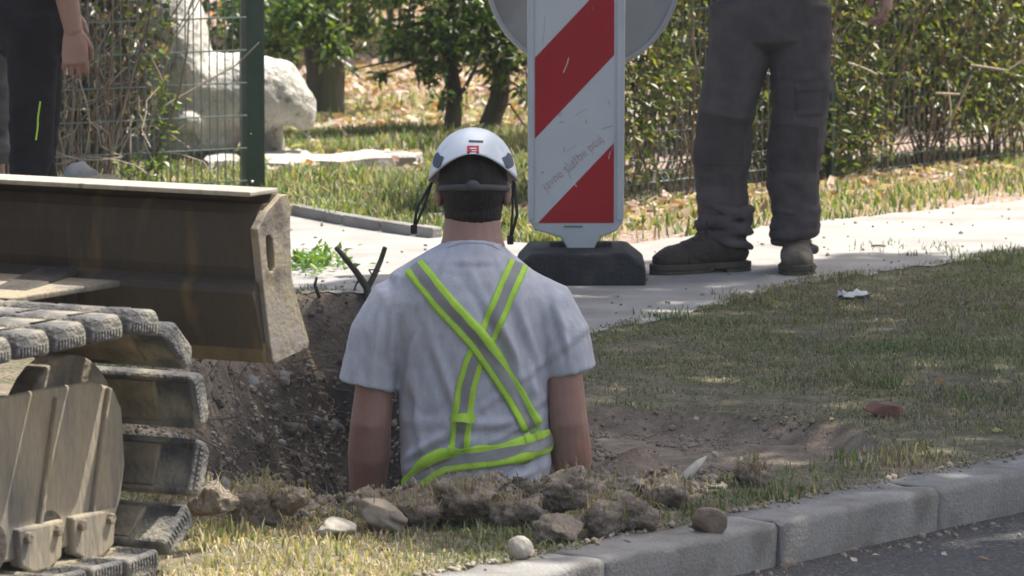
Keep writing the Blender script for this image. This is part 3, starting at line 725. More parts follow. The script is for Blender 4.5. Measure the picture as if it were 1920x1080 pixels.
mk('body', v + nn * a[:, None], f, stone, sc, True)
m_ = MB(); m_.tube([A(508, 318, YS + .08), A(508, 280, YS + .08), A(504, 225, YS + .08)], [(26 * sp, 30 * sp), (24 * sp, 26 * sp), (27 * sp, 30 * sp)], 14)
v, f, nn = blob(m_, .008, 2); mk('support_block', v + nn * (fbm(v[:, 0] * 18, v[:, 1] * 18, v[:, 2] * 18, 3, 5) * .008)[:, None], f, stone, sc, True)
m_ = MB(); m_.box(A(330, 292, YS + .05), (.22, .16, .075)); m_.obj('plinth', stone, sc, bevel=.02)

slabmat = M('pale_slab', (.42, .40, .37), (.52, .50, .47), 7, .9, .4, 70, c3=(.30, .28, .25), s3=6)
def slab(lab, poly, th, seed):
    P3 = [G(x_, y_) for x_, y_ in poly]; c = sum(P3, Vector()) / len(P3)
    root = thing('stone_slab', (c.x, c.y, 0), lab, 'slab'); m_ = MB(); rg = np.random.default_rng(seed)
    Q = []
    for i in range(len(P3)):
        for k in range(4): q = P3[i].lerp(P3[(i + 1) % len(P3)], k / 4); Q.append(q + Vector((rg.normal(0, .008), rg.normal(0, .02), 0)))
    n = len(Q); top = [q + Vector((0, 0, th + rg.normal(0, .003))) for q in Q]; inn = [c + (q - c) * .8 + Vector((0, 0, th + .008 + rg.normal(0, .004))) for q in Q]
    vs = [q + Vector((0, 0, -.02)) for q in Q] + top + inn + [c + Vector((0, 0, th + .012))]
    fs = [(i, (i + 1) % n, n + (i + 1) % n, n + i) for i in range(n)] + [(n + i, n + (i + 1) % n, 2 * n + (i + 1) % n, 2 * n + i) for i in range(n)] + [(2 * n + i, 2 * n + (i + 1) % n, 3 * n) for i in range(n)]
    m_.add(vs, fs); m_.obj('slab', slabmat, root, smooth=False)
slab('long pale stone slab lying in the lawn between the gate post and the helmet', [(500, 321), (640, 316), (780, 308), (790, 300), (700, 297), (640, 302), (590, 312), (500, 313)], .03, 1)
slab('short pale stone slab under the sculpture just right of the gate post', [(470, 316), (560, 311), (585, 303), (545, 299), (470, 303)], .035, 2)
slab('pale stone slab behind the mesh wires left of the gate post', [(385, 322), (450, 320), (452, 303), (390, 306)], .04, 3)

# ================================================================== STRIPED BEACON PANEL AND ROUND SIGN
plast = M('white_plastic', (.56, .57, .57), (.50, .51, .51), 6, .5, .03, 40, c3=(.40, .40, .39), s3=14, t3=(.62, .8))
sheet = M('white_sheeting', (.60, .61, .60), (.55, .56, .55), 5, .4, .02, 300, c3=(.42, .42, .42), s3=22, t3=(.66, .8))
redm = M('red_sheeting', (.42, .016, .022), (.36, .014, .020), 5, .4, .02, 300, c3=(.48, .06, .06), s3=30, t3=(.68, .85))
rubber = M('black_rubber_base', (.020, .022, .023), (.04, .042, .043), 10, .75, .4, 120, c3=(.07, .068, .062), s3=9, t3=(.55, .75))
bp0 = G(1090, 538); YB = bp0.y + .22
bpn = thing('beacon_panel', (bp0.x, YB, 0), 'red and white diagonally striped beacon panel in a black rubber foot on the path', 'traffic beacon')
kx = lambda px: A(px, 400, YB - .03).x
kz = lambda py: A(1090, py, YB - .03).z
# rubber foot: stepped block with sloping shoulders and moulded hand holds
x0, x1 = A(970, 530, bp0.y).x, A(1211, 530, bp0.y).x; xc, hw = (x0 + x1) / 2, (x1 - x0) / 2
m_ = MB(); prof = [(-hw, .0), (hw, .0), (hw, .062), (hw - .055, .105), (-hw + .04, .105), (-hw, .062)]
m_.prism(prof, lambda u, v_, d: Vector((xc + u, bp0.y + d, v_)), 0, .42)
foot = m_.obj('rubber_foot', rubber, bpn, bevel=.010, seg=3)
m_ = MB(); m_.box((xc, YB + .02, .108), (.10, .03, .012)); m_.obj('socket_block', rubber, bpn, bevel=.006)
# panel body with chamfered lower corners and a tapered neck
T_ = .05
poly = [(990, 412), (1003, 431), (1052, 446), (1066, 470), (1112, 470), (1124, 446), (1156, 434), (1170, 412)]
zt = 1.02
pp = [(kx(a), kz(b)) for a, b in poly] + [(kx(1172), zt - .03), (kx(1160), zt), (kx(1000), zt), (kx(988), zt - .03)]
m_ = MB(); m_.prism(pp, lambda u, v_, d: Vector((u, YB - .03 + d, v_)), 0, T_); m_.obj('panel_body', plast, bpn, bevel=.006, seg=3)
yf = YB - .03
xl, xr, zb, ztp = kx(1003), kx(1151), kz(418), zt - .03
def plate(name, poly, y, mat, th=.0012):
    m_ = MB(); m_.prism(poly, lambda u, v_, d: Vector((u, y + d, v_)), -th, 0.0); return m_.obj(name, mat, bpn)
plate('reflective_sheet', [(xl, zb), (xr, zb), (xr, ztp), (xl, ztp)], yf, sheet)
Wd = xr - xl; zA = kz(260); per = kz(108) - kz(267) + Wd * .0 + (kz(103) - kz(267)) * 0 + (kz(108) - kz(424))
per = (kz(108) - kz(424)); hgt = kz(108) - kz(260)
for i in range(-1, 3):
    a0 = zA + i * per
    q = [(xl, a0), (xr, a0 + Wd * 1.06), (xr, a0 + Wd * 1.06 + hgt), (xl, a0 + hgt)]
    # clip to the sheet
    def clip(P, f, ip):
        out = []
        for k in range(len(P)):
            a, b = P[k], P[(k + 1) % len(P)]
            if f(a): out.append(a)
            if f(a) != f(b): out.append(ip(a, b))
        return out
    def at(z): return lambda a, b: (a[0] + (b[0] - a[0]) * (z - a[1]) / (b[1] - a[1]), z)
    q = clip(q, lambda p: p[1] >= zb, at(zb)); q = clip(q, lambda p: p[1] <= ztp, at(ztp)) if len(q) > 2 else q
    if len(q) > 2: plate('red_stripe', q, yf - .0012, redm, .0008)
for sx in (kx(996.5), kx(1161)):     # raised rims along both long edges
    m_ = MB(); m_.box((sx, yf - .002, (zb + zt) / 2), (.0075, .004, (zt - zb) / 2 - .01)); m_.obj('edge_rim', plast, bpn, bevel=.002)
m_ = MB(); m_.box((kx(1075), yf - .0015, kz(424.5)), (.030, .0012, .0025)); m_.obj('moulding_mark', M('grey_mark', (.2, .2, .2)), bpn)
scr = M('scuff', (.24, .235, .225), rough=.9); scrw = M('scratch_white', (.6, .58, .56), rough=.6)
for (pts_, mt_, wd_) in (([(1066, 108), (1063, 120), (1056, 136)], scrw, .003), ([(1150, 268), (1146, 285)], scr, .002), ([(1144, 284), (1141, 298)], scrw, .002), ([(1058, 276), (1056, 286)], scr, .002), ([(1127, 242), (1148, 236)], scr, .002), ([(1049, 230), (1058, 228)], scr, .002), ([(1078, 218), (1085, 212), (1100, 204)], scr, .0012), ([(1098, 224), (1100, 232)], scr, .0022),
                         ([(1140, 188), (1143, 198)], scr, .0016), ([(1022, 30), (1018, 80)], scr, .001), ([(1070, 335), (1066, 322), (1080, 312)], scr, .0016), ([(1078, 345), (1081, 350)], scrw, .003), ([(1060, 285), (1080, 272)], scr, .001), ([(1015, 325), (1019, 322)], scr, .003), ([(1110, 12), (1112, 18)], scr, .0016)):
    m_ = MB()
    for a, b in zip(pts_[:-1], pts_[1:]):
        p, q = Vector((kx(a[0]), yf - .0022, kz(a[1]))), Vector((kx(b[0]), yf - .0022, kz(b[1]))); d = (q - p).normalized(); s_ = Vector((-d.z, 0, d.x)) * wd_ / 2
        m_.add([p - s_, p + s_, q + s_, q - s_], [(0, 1, 2, 3)])
    m_.obj('scuff_mark', mt_, bpn)
cu = bpy.data.curves.new('lettering', 'FONT'); cu.body = 'javne službe ptuj'; cu.size = .030; cu.extrude = .0002
to = bpy.data.objects.new('lettering', cu); C.objects.link(to); bpy.context.view_layer.update()
tm = bpy.data.meshes.new_from_object(to.evaluated_get(bpy.context.evaluated_depsgraph_get())); bpy.data.objects.remove(to)
wtx = max(v.co.x for v in tm.vertices); p0 = Vector((kx(1024), yf - .0022, kz(358))); p1 = Vector((kx(1132), yf - .0022, kz(264))); d = p1 - p0
tm.transform(Matrix.Translation(p0 - Vector((bpn.location))) @ Matrix.Rotation(-math.atan2(d.z, d.x), 4, 'Y') @ Matrix.Rotation(math.pi / 2, 4, 'X') @ Matrix.Diagonal((d.length / wtx, d.length / wtx * 1.15, 1, 1)))
tm.materials.append(M('faded_red_print', (.42, .22, .22), (.55, .46, .45), 60, .6)); lo_ = link(bpy.data.objects.new('lettering', tm), bpn)

YD = YB + .30
alu = M('grey_sign_back', (.32, .315, .30), (.36, .355, .34), 4, .55, .03, 90, c3=(.27, .25, .22), s3=5, metal=.0, spec=.5)
rs = thing('round_sign', (A(1093, 400, YD).x, YD, 0), 'grey back of a round traffic sign standing behind the striped beacon panel', 'traffic sign')
cz = A(1093, -47, YD); rad = 182 * YD / FPX
m_ = MB(); m_.tube([cz + Vector((0, .0, 0)), cz + Vector((0, .004, 0))], [rad, rad], 72, ref=(0, 0, 1)); m_.obj('sign_plate', alu, rs)
m_ = MB(); n = 72
for k in range(n):
    a, b = 2 * math.pi * k / n, 2 * math.pi * (k + 1) / n
    ring = lambda an: [cz + Vector((math.cos(an) * r_, y_, math.sin(an) * r_)) for r_, y_ in ((rad, .006), (rad + .003, -.004), (rad - .001, -.014), (rad - .012, -.012), (rad - .014, -.002))]
    q, q2 = ring(a), ring(b); m_.add(q + q2, [(i, i + 1, i + 6, i + 5) for i in range(4)])
m_.obj('rolled_rim', M('sign_rim', (.42, .42, .41), rough=.5, spec=.5), rs, smooth=True)
m_ = MB(); m_.tube([Vector((cz.x, YD - .035, 0)), Vector((cz.x, YD - .035, 1.35))], .024, 14); m_.obj('pole', M('galvanised', (.35, .36, .36), (.28, .29, .29), 20, .5, metal=.4), rs, smooth=True)
for dz in (-.1, .16):
    m_ = MB(); m_.box(cz + Vector((0, -.02, dz)), (.06, .022, .016)); m_.obj('clamp', MATS['galvanised'], rs, bevel=.003)
m_ = MB(); m_.box((cz.x, YD, .03), (.14, .12, .03)); m_.obj('foot_plate', rubber, rs, bevel=.01)

# ================================================================== PEOPLE
skin = M('skin', (.33, .19, .14), (.39, .23, .175), 14, .55, .08, 160, c3=(.35, .165, .125), s3=9, t3=(.5, .75), spec=.35, grain=.06)
hairm = M('dark_hair', (.010, .008, .007), (.020, .016, .013), 40, .6, .5, 220, stretch=(1, 1, .3))
CAMO = Vector((0, 0, CAMZ))
def bvh_of(o):
    mw = Vector((0, 0, 0)); p = o.parent
    while p is not None: mw += p.location; p = p.parent
    return BVHTree.FromPolygons([v.co + mw + o.location for v in o.data.vertices], [tuple(p.vertices) for p in o.data.polygons])
def hit(b, px, py):
    d = ray(px, py).normalized(); r = b.ray_cast(CAMO, d)
    return r[0], r[1]
def ribbon(b, pts, wd, offs=.003, n=40, across=6, lo=-.5, hi=.5, closed_edges=True):
    """a band of cloth lying on a body surface along a measured line -> verts, faces"""
    P = [Vector((x, y, 0)) for x, y in pts]; Ls = [0]
    for a, c in zip(P[:-1], P[1:]): Ls.append(Ls[-1] + (c - a).length)
    def at(s_):
        for i in range(len(P) - 1):
            if s_ <= Ls[i + 1] or i == len(P) - 2:
                t = (s_ - Ls[i]) / max(1e-6, Ls[i + 1] - Ls[i]); return P[i].lerp(P[i + 1], t)
    cent = [at(Ls[-1] * i / n) for i in range(n + 1)]
    for it in range(3): cent = [cent[0]] + [(cent[i - 1] + cent[i] * 2 + cent[i + 1]) / 4 for i in range(1, n)] + [cent[-1]]
    rows = []; lastd = None
    for i in range(n + 1):
        t = (cent[min(i + 1, n)] - cent[max(i - 1, 0)]).normalized(); s_ = Vector((-t.y, t.x, 0)); row = []
        for k in range(0, across + 1):
            kk = min(max(k, 0), across); f = lo + (hi - lo) * kk / across
            q = cent[i] + s_ * wd * f; h_, nn = hit(b, q.x, q.y)
            if h_ is None: row.append(None); continue
            if nn.dot(ray(q.x, q.y)) > 0: nn = -nn
            row.append(h_ + nn * (offs if k == kk else -.004))
        good = [r_ for r_ in row if r_ is not None]
        if not good: continue
        for k in range(len(row)):
            if row[k] is None: row[k] = min(((abs(k - j), row[j]) for j in range(len(row)) if row[j] is not None), key=lambda z: z[0])[1]
        rows.append(row)
    # smooth along and across, so the webbing bridges folds
    for it in range(2):
        for k in range(len(rows[0])):
            c = [rows[i][k] for i in range(len(rows))]
            for i in range(1, len(rows) - 1): rows[i][k] = (c[i - 1] + c[i] * 2 + c[i + 1]) / 4
    m = len(rows[0]); vs = [q for r_ in rows for q in r_]
    fs = [(i * m + k, i * m + k + 1, (i + 1) * m + k + 1, (i + 1) * m + k) for i in range(len(rows) - 1) for k in range(m - 1)]
    return vs, fs
def hand(mb, wr, d, s_, c_, curl=(22, 34, 30), spread=4):
    d, s_, c_ = d.normalized(), s_.normalized(), c_.normalized(); ref = s_.cross(d)
    mb.tube([wr - d * .01, wr + d * .03, wr + d * .065, wr + d * .095], [(.027, .021), (.036, .019), (.041, .016), (.039, .013)], 14, ref=ref, cap=.4)
    for i in range(4):
        L_ = (.072, .080, .075, .058)[i]; b0 = wr + d * (.088, .093, .09, .082)[i] + s_ * (.030 - .0205 * i)
        q = [b0 - d * .02, b0]; dd = (d + s_ * math.tan(R(spread)) * (1.5 - i)).normalized(); an = 0
        for k, fr in enumerate((.46, .30, .24)):
            an += R(curl[k] * (1 + .12 * i)); q.append(q[-1] + (dd * math.cos(an) + c_ * math.sin(an)) * L_ * fr)
        mb.tube(q, [.0085, .0088, .0082, .0074, .0062], 9, ref=s_, cap=.9)
    b0 = wr + d * .022 + s_ * .026 + c_ * .006; t1 = (d * .72 + s_ * .5 + c_ * .5).normalized(); t2 = (d * .92 + s_ * .05 + c_ * .35).normalized()
    mb.tube([b0 - t1 * .012, b0 + t1 * .018, b0 + t1 * .042, b0 + t1 * .042 + t2 * .032], [.015, .0145, .0108, .0088], 10, ref=ref, cap=.9)
def head(mb, c, f, tilt=0.0):
    """head with jaw, nose, lips, brow and ears; c centre, f facing (horizontal)"""
    f = f.normalized(); sd = Vector((f.y, -f.x, 0)); up = (Vector((0, 0, 1)) - f * -tilt).normalized(); f2 = (f - up * f.dot(up)).normalized()
    M3 = Matrix((sd, f2, up)).transposed(); P = lambda x, y, z: c + M3 @ Vector((x, y, z))
    mb.ball(P(0, -.008, .022), (.076, .096, .098), M3, 24, 16)
    mb.ball(P(0, .022, -.045), (.058, .066, .072), M3, 20, 12)
    mb.ball(P(0, .062, -.092), (.026, .022, .018), M3)
    mb.tube([P(0, .086, .022), P(0, .104, -.012), P(0, .112, -.030)], [.008, .011, .014], 10, ref=sd, cap=.6)
    for x in (-1, 1):
        mb.ball(P(x * .0135, .096, -.033), (.009, .010, .007), M3); mb.ball(P(x * .036, .078, .030), (.020, .010, .006), M3)
        mb.ball(P(x * .082, -.012, -.012), (.011, .022, .034), M3, 12, 10); mb.ball(P(x * .080, -.004, -.035), (.008, .010, .012), M3, 10, 8)
        mb.ball(P(x * .045, .062, -.022), (.020, .016, .016), M3)
    mb.tube([P(-.022, .080, -.062), P(0, .092, -.060), P(.022, .080, -.062)], [.004, .0055, .004], 8, cap=.8)
    mb.tube([P(-.018, .080, -.070), P(0, .090, -.071), P(.018, .080, -.070)], [.004, .006, .004], 8, cap=.8)
    return P, M3
def wrinkle(v, nn, amp, sx, sz, seed, mask=None):
    a = fbm(v[:, 0] * sx, v[:, 1] * sx, v[:, 2] * sz, 3, seed) * amp
    a += fbm(v[:, 0] * sx * 2.3 + v[:, 2] * 6, v[:, 1] * sx * 2.3, v[:, 2] * sz * 2.1, 2, seed + 4) * amp * .5
    if mask is not None: a = a * mask
    return v + nn * a[:, None]
def eyes_part(P, M3, root):
    for x in (-1, 1):
        m_ = MB(); m_.ball(P(x * .033, .072, .012), (.0125, .0125, .011), M3); e = m_.obj('eye', M('eye_white', (.6, .58, .55), rough=.2), root, True)
        m_ = MB(); m_.ball(P(x * .033, .0825, .012), (.005, .0025, .005), M3, 10, 8); m_.obj('iris', M('iris', (.05, .035, .02), rough=.2), root, True)
def boot(root, heel, toe, mat, shaft=.13, wdt=.05, lace=False):
    d = (toe - heel).normalized(); L_ = (toe - heel).length; s_ = Vector((-d.y, d.x, 0)); z = Vector((0, 0, 1)); P = lambda a, h: heel + d * a * L_ + z * h
    m_ = MB()
    m_.tube([P(.07, .060), P(.22, .078), P(.42, .078), P(.58, .066), (P(.70, .057)), P(.82, .054), P(.92, .047)], [(.038, .044), (.055, .047), (.056, .047), (.047, .049), (.044, wdt * .98), (.040, wdt * .94), (.030, wdt * .74)], 20, ref=s_, cap=.75)
    m_.tube([P(.20, .05), P(.20, .10), P(.20, shaft + .035)], [(.044, .056), (.046, .060), (.050, .064)], 18, ref=d, cap=.1)
    m_.tube([P(.20, shaft + .012), P(.20, shaft + .034)], [(.056, .070), (.056, .070)], 18, ref=d, cap=.5)
    m_.tube([P(.56, .088), P(.46, .106), P(.37, .132), P(.34, .16)], [(.020, .030), (.020, .031), (.018, .031), (.014, .029)], 12, ref=s_, cap=.4)
    m_.tube([P(.70, .062), P(.705, .1)], [(.004, .004)] * 2, 6)
    v, f, nn = blob(m_, .0045, 4); loc = (v - np.array(heel)) @ np.array(d) / L_
    v = wrinkle(v, nn, .005, 24, 40, 3, np.where((loc > .42) & (loc < .68), 1.8, .6))
    v = v - nn * (.0035 * np.exp(-((loc - .70) / .012) ** 2))[:, None]       # toe-cap seam
    b = mk('boot', v, f, mat, root, True)
    ol = [(-.02, .55), (.02, .85), (.12, .98), (.28, .96), (.42, .84), (.6, 1.0), (.8, 1.14), (.92, .98), (.99, .60), (1.02, .2)]
    P2 = lambda u, w_, h: heel + d * u * L_ + s_ * w_ + z * h
    solem = M('boot_sole', (.10, .085, .065), (.06, .05, .04), 20, .9, .3)
    def band(p0, p1, h0, h1, k=1.0):
        q = [(a, w_) for a, w_ in ol if p0 <= a <= p1]; poly = [(a, w_ * wdt * .95 * k) for a, w_ in q] + [(a, -w_ * wdt * .95 * k) for a, w_ in q[::-1]]
        m_.prism(poly, P2, h0, h1)
    m_ = MB(); band(-.1, 1.1, .016, .036); band(-.1, .3, .0, .0155, .97); band(.4, 1.1, .002, .0155, .97)
    m_.obj('sole', solem, b, bevel=.004)
    m_ = MB(); lm = M('pale_lace', (.42, .38, .28), rough=.9) if lace else M('dark_lace', (.06, .05, .04), rough=.9)
    for k in range(5):
        a, h_ = .585 - .055 * k, .112 + .016 * k
        m_.tube([P2(a, .030, h_ - .018), P2(a - .01, .010, h_ + .002), P2(a - .02, -.010, h_ + .003), P2(a - .03, -.030, h_ - .012)], .0030, 6)
    c = P(.40, .158)
    for sg in (-1, 1): m_.tube([c, c + s_ * sg * .026 + d * .02 + z * .012, c + s_ * sg * .044 + d * .035 - z * .018, c + s_ * sg * .020 + d * .03 - z * .012, c], .0026, 6)
    m_.obj('lace', lm, b, True)
    return b

# ---------- worker standing in the trench, seen from behind
Y1 = 13.85; p1 = Y1 / FPX
wk = thing('person', (A(890, 900, Y1).x, Y1, -.93), 'person in white helmet, grey t-shirt and crossed lime reflective braces standing waist-deep in the trench', 'person')
W = lambda px, py, dy=0.0: A(px, py, Y1 + dy)
m_ = MB(); FW = Vector((0, 1, 0))
P1h, M1h = head(m_, W(887, 352, .035), FW, .16)
m_.tube([W(886, 480, .0), W(886, 440, .005), W(886, 400, .012), W(887, 370, .03)], [(.088, .070), (.071, .064), (.066, .063), (.064, .066)], 18, cap=.3)
m_.tube([W(893, 1010), W(893, 900), W(890, 780), W(886, 640), W(882, 560), W(884, 500), W(886, 470)], [(.15, .10), (.14, .095), (.135, .092), (.150, .098), (.155, .095), (.10, .075), (.07, .060)], 20, cap=.4)
for pts_, rr_ in (([(766, 570, 0), (732, 630, 0), (703, 715, -.01), (696, 790, -.01), (692, 850, .02), (688, 930, .07), (684, 1005, .12)], [.048, .047, .046, .050, .053, .042, .030]),
                  ([(1008, 570, 0), (1040, 630, 0), (1058, 700, -.01), (1066, 790, -.01), (1071, 850, .02), (1074, 930, .07), (1070, 1005, .12)], [.048, .047, .044, .047, .050, .041, .029])):
    m_.tube([W(*q) for q in pts_], rr_, 16, cap=.5); wr = W(*pts_[-1]); sg = 1 if pts_[0][0] < 890 else -1
    hand(m_, wr, Vector((0, .25, -1)), Vector((sg * .35, .9, .2)), Vector((sg, 0, 0)))
hipL, hipR = W(835, 1000), W(950, 1000)
legs = []
for hp, sg in ((hipL, -1), (hipR, 1)):
    kn = hp + Vector((sg * .02, .05, 0)); kn.z = -.46; an = kn + Vector((sg * .01, -.05, 0)); an.z = -.85; legs.append((hp, kn, an))
    m_.tube([hp, hp.lerp(kn, .5), kn, kn.lerp(an, .35), an], [.080, .07, .052, .055, .038], 14, cap=.5)
v, f, nn = blob(m_, .0035, 6, .5, .35); v = v + nn * (fbm(v[:, 0] * 30, v[:, 1] * 30, v[:, 2] * 30, 2, 6) * .0012)[:, None]
mk('body', v, f, skin, wk, True); eyes_part(P1h, M1h, wk)
# hair below the helmet
m_ = MB(); m_.ball(P1h(0, -.022, .014), (.0830, .096, .102), M1h, 28, 18)
m_.tube([W(887, 362, .026), W(887, 392, .012), W(887, 410, .004), W(887, 420, .003)], [(.076, .078), (.071, .0705), (.0675, .0665), (.058, .055)], 26)
hv = [(x, y, z) for x, y, z in m_.v]; hv = hv
hf = [q for q in m_.f if min(hv[i][2] for i in q) > W(887, 421).z + max(0, .016 - .35 * abs(sum(hv[i][0] for i in q) / len(q) - W(887, 0).x)) - .012 and sum(hv[i][1] for i in q) / len(q) < Y1 + .10]
mk('hair', hv, hf, hairm, wk, True)
# t-shirt: torso and two sleeves as one garment
shirt_m = M('grey_heather_cotton', (.49, .49, .525), (.55, .555, .585), 60, .95, .25, 420, spec=.1, c3=(.45, .44, .45), s3=7, t3=(.6, .8), stretch=(1, 1, .5))
m_ = MB()
m_.tube([W(893, 1000), W(894, 920), W(892, 850), W(889, 760), W(887, 680), W(884, 610), W(880, 555), W(881, 522), W(884, 492, .003), (W(886, 462, .008)), W(886, 452, .01)],
        [(142 * p1, .132), (139 * p1, .130), (143 * p1, .124), (142 * p1, .120), (146 * p1, .125), (155 * p1, .130), (164 * p1, .122), (150 * p1, .110), (108 * p1, .094), (64 * p1, .078), (54 * p1, .070)], 36, cap=.1)
m_.tube([W(792, 566), W(742, 580), W(713, 630), W(696, 690), W(690, 722)], [.080, .078, .076, .072, .0735], 20, cap=.05)
m_.tube([W(980, 566), W(1026, 580), W(1052, 630), W(1065, 675), W(1070, 697)], [.080, .074, .069, .064, .065], 20, cap=.05)
v, f, nn = blob(m_, .0045, 8, .5)
u1, v1 = px_of(v[:, 0], v[:, 1] * 0 + Y1)
zz = v[:, 2]; xx = v[:, 0] - W(887, 0).x
fold = np.zeros(len(v))
def crease(x0, z0, x1, z1, wd, amp):   # a soft ridge with a valley beside it, along a line on the back
    ex, ez = x1 - x0, z1 - z0; L_ = math.hypot(ex, ez); t = np.clip((xx - x0) * ex / L_ ** 2 + (zz - z0) * ez / L_ ** 2, 0, 1)
    dx, dz = xx - x0 - ex * t, zz - z0 - ez * t; sgn = dx * ez / L_ - dz * ex / L_
    k = np.exp(-((t - .5) * 2.1) ** 4); return amp * k * (np.exp(-(sgn / wd) ** 2) - .8 * np.exp(-((sgn - wd * 1.7) / wd) ** 2))
rgf = np.random.default_rng(4)
for (a, b, c, d_, wd, am) in ((-.10, .33, -.02, .10, .012, .006), (-.06, .42, .05, .30, .012, .005), (.02, .44, .12, .25, .012, .006), (.06, .40, .15, .12, .012, .006), (.10, .42, .18, .2, .010, .005), (-.15, .25, -.11, .0, .012, .006), (-.12, .2, -.16, -.02, .012, .006), (-.17, .02, -.06, .10, .011, .008),
                              (-.17, .0, .0, .085, .011, .007), (-.05, .12, .12, .12, .014, .005), (.02, .07, .16, .13, .011, .005), (.13, .3, .16, .08, .011, .006), (-.02, -.05, .15, .0, .012, .006), (-.12, -.06, .05, -.05, .010, .006), (-.19, .4, -.2, .25, .010, .005), (-.22, .38, -.25, .22, .010, .005), (.2, .4, .235, .27, .010, .005), (-.06, .51, .06, .51, .008, .003), (.09, .02, .17, .06, .010, .007), (-.13, .36, -.17, .16, .010, .005)):
    fold += crease(a, b, c, d_, wd, am)
back = np.clip(-nn[:, 1] * 1.5 + .3, .15, 1) * np.clip((W(887, 462).z - zz) / .05, 0, 1)
v = wrinkle(v, nn, .006, 9, 6, 12, np.clip((W(887, 455).z - zz) / .05, .1, 1)) + nn * (fold * back * 1.3 - .0038 * back * np.clip(.25 - np.abs(fbm(v[:, 0] * 9 + v[:, 2] * 4, v[:, 1] * 9, v[:, 2] * 5 - v[:, 0] * 3, 3, 77)) * 1.6, 0, 1) * 2.5)[:, None]
shirt = mk('t_shirt', v, f, shirt_m, wk, True)
bS = bvh_of(shirt)
v2, f2 = ribbon(bS, [(836, 462), (850, 455), (870, 451), (905, 451), (925, 456), (938, 464)], 10, .002, 24, 3); mk('collar', v2, f2, shirt_m, shirt, True)
lime = M('lime_webbing', (.50, .78, .085), (.44, .70, .075), 50, .7, .15, 500, spec=.2); silv = M('reflective_tape', (.30, .30, .28), (.26, .26, .245), 30, .45, .05, 300, spec=.5)
br = [('strap', [(972, 494), (945, 555), (916, 625), (889, 675), (873, 730), (866, 790), (861, 842)], 38), ('strap', [(777, 500), (835, 572), (894, 636), (930, 686), (965, 740), (996, 800)], 41),
      ('belt', [(1032, 824), (994, 839), (935, 852), (868, 860), (830, 866), (800, 883), (777, 906), (763, 932)], 44)]
strap_objs = []
for i, (nm, pts_, wd_) in enumerate(br):
    v2, f2 = ribbon(bS, pts_, wd_, .003 + .003 * i, 60, 8); o = mk(nm, v2, f2, lime, wk, True); md = o.modifiers.new('thick', 'SOLIDIFY'); md.thickness = .0014; md.offset = 0; strap_objs.append(o)
    o['label'] = ['lime reflective strap running under, right shoulder to left waist', 'lime reflective strap running over, left shoulder to right waist', 'lime reflective waist belt tilted up to the right'][i]
    v2, f2 = ribbon(bS, pts_, wd_, .0045 + .003 * i, 60, 4, -.22, .22); mk('reflective_tape', v2, f2, silv, o, True)
for pts_, wd_ in (([(849, 783), (889, 785)], 16), ([(984, 806), (1010, 800)], 9), ([(843, 842), (882, 841)], 8), ([(984, 815), (988, 828)], 10), ([(1006, 808), (1010, 822)], 10)):
    v2, f2 = ribbon(bS, pts_, wd_, .0115, 12, 3); mk('webbing_patch', v2, f2, lime, strap_objs[0], True)
# trousers below, down in the trench
dn = M('dark_work_cloth', (.035, .033, .036), (.055, .052, .055), 20, .95, .2, 300, c3=(.085, .078, .072), s3=6, t3=(.52, .75), spec=.12, grain=.1)
def trousers(name, hips, legs_, mat, root, rad=(.098, .085, .072, .068, .066), pel=.16, seed=1, facing=FW, amp=.008, hem=True):
    m_ = MB(); c = (hips[0] + hips[1]) / 2
    m_.tube([c + Vector((0, 0, -.09)), c + Vector((0, 0, .02)), c + Vector((0, 0, .15))], [(pel * .9, .115), (pel, .125), (pel * .97, .118)], 22, ref=facing, cap=.3)
    for lg in legs_:
        n = len(lg); rr_ = [np.interp(i / (n - 1), np.linspace(0, 1, len(rad)), rad) for i in range(n)]
        m_.tube(lg, rr_, 20, ref=facing, cap=.15)
    v, f, nn = blob(m_, .007, 4)
    kz_ = [lg[len(lg) // 2].z for lg in legs_][0]; lowz = min(q.z for lg in legs_ for q in lg)
    mask = .6 + .9 * np.exp(-((v[:, 2] - kz_) / .12) ** 2) + 1.5 * np.exp(-((v[:, 2] - lowz) / .10) ** 2)
    return mk(name, wrinkle(v, nn, amp, 7, 17, seed, mask), f, mat, root, True)
trousers('trousers', (hipL, hipR), [[a, a.lerp(b, .5), b, b.lerp(c, .5), c + Vector((0, 0, .03))] for a, b, c in legs], M('blue_work_cloth', (.05, .06, .09), (.07, .08, .11), 20, .95), wk)
bootm = M('brown_boot_leather', (.045, .036, .030), (.07, .057, .046), 14, .75, .3, 120, c3=(.14, .115, .09), s3=9, t3=(.5, .72))
for a, b, c in legs: boot(wk, Vector((c.x, c.y - .07, -.93)), Vector((c.x + (c.x - W(890, 0).x) * .1, c.y + .22, -.93)), bootm)
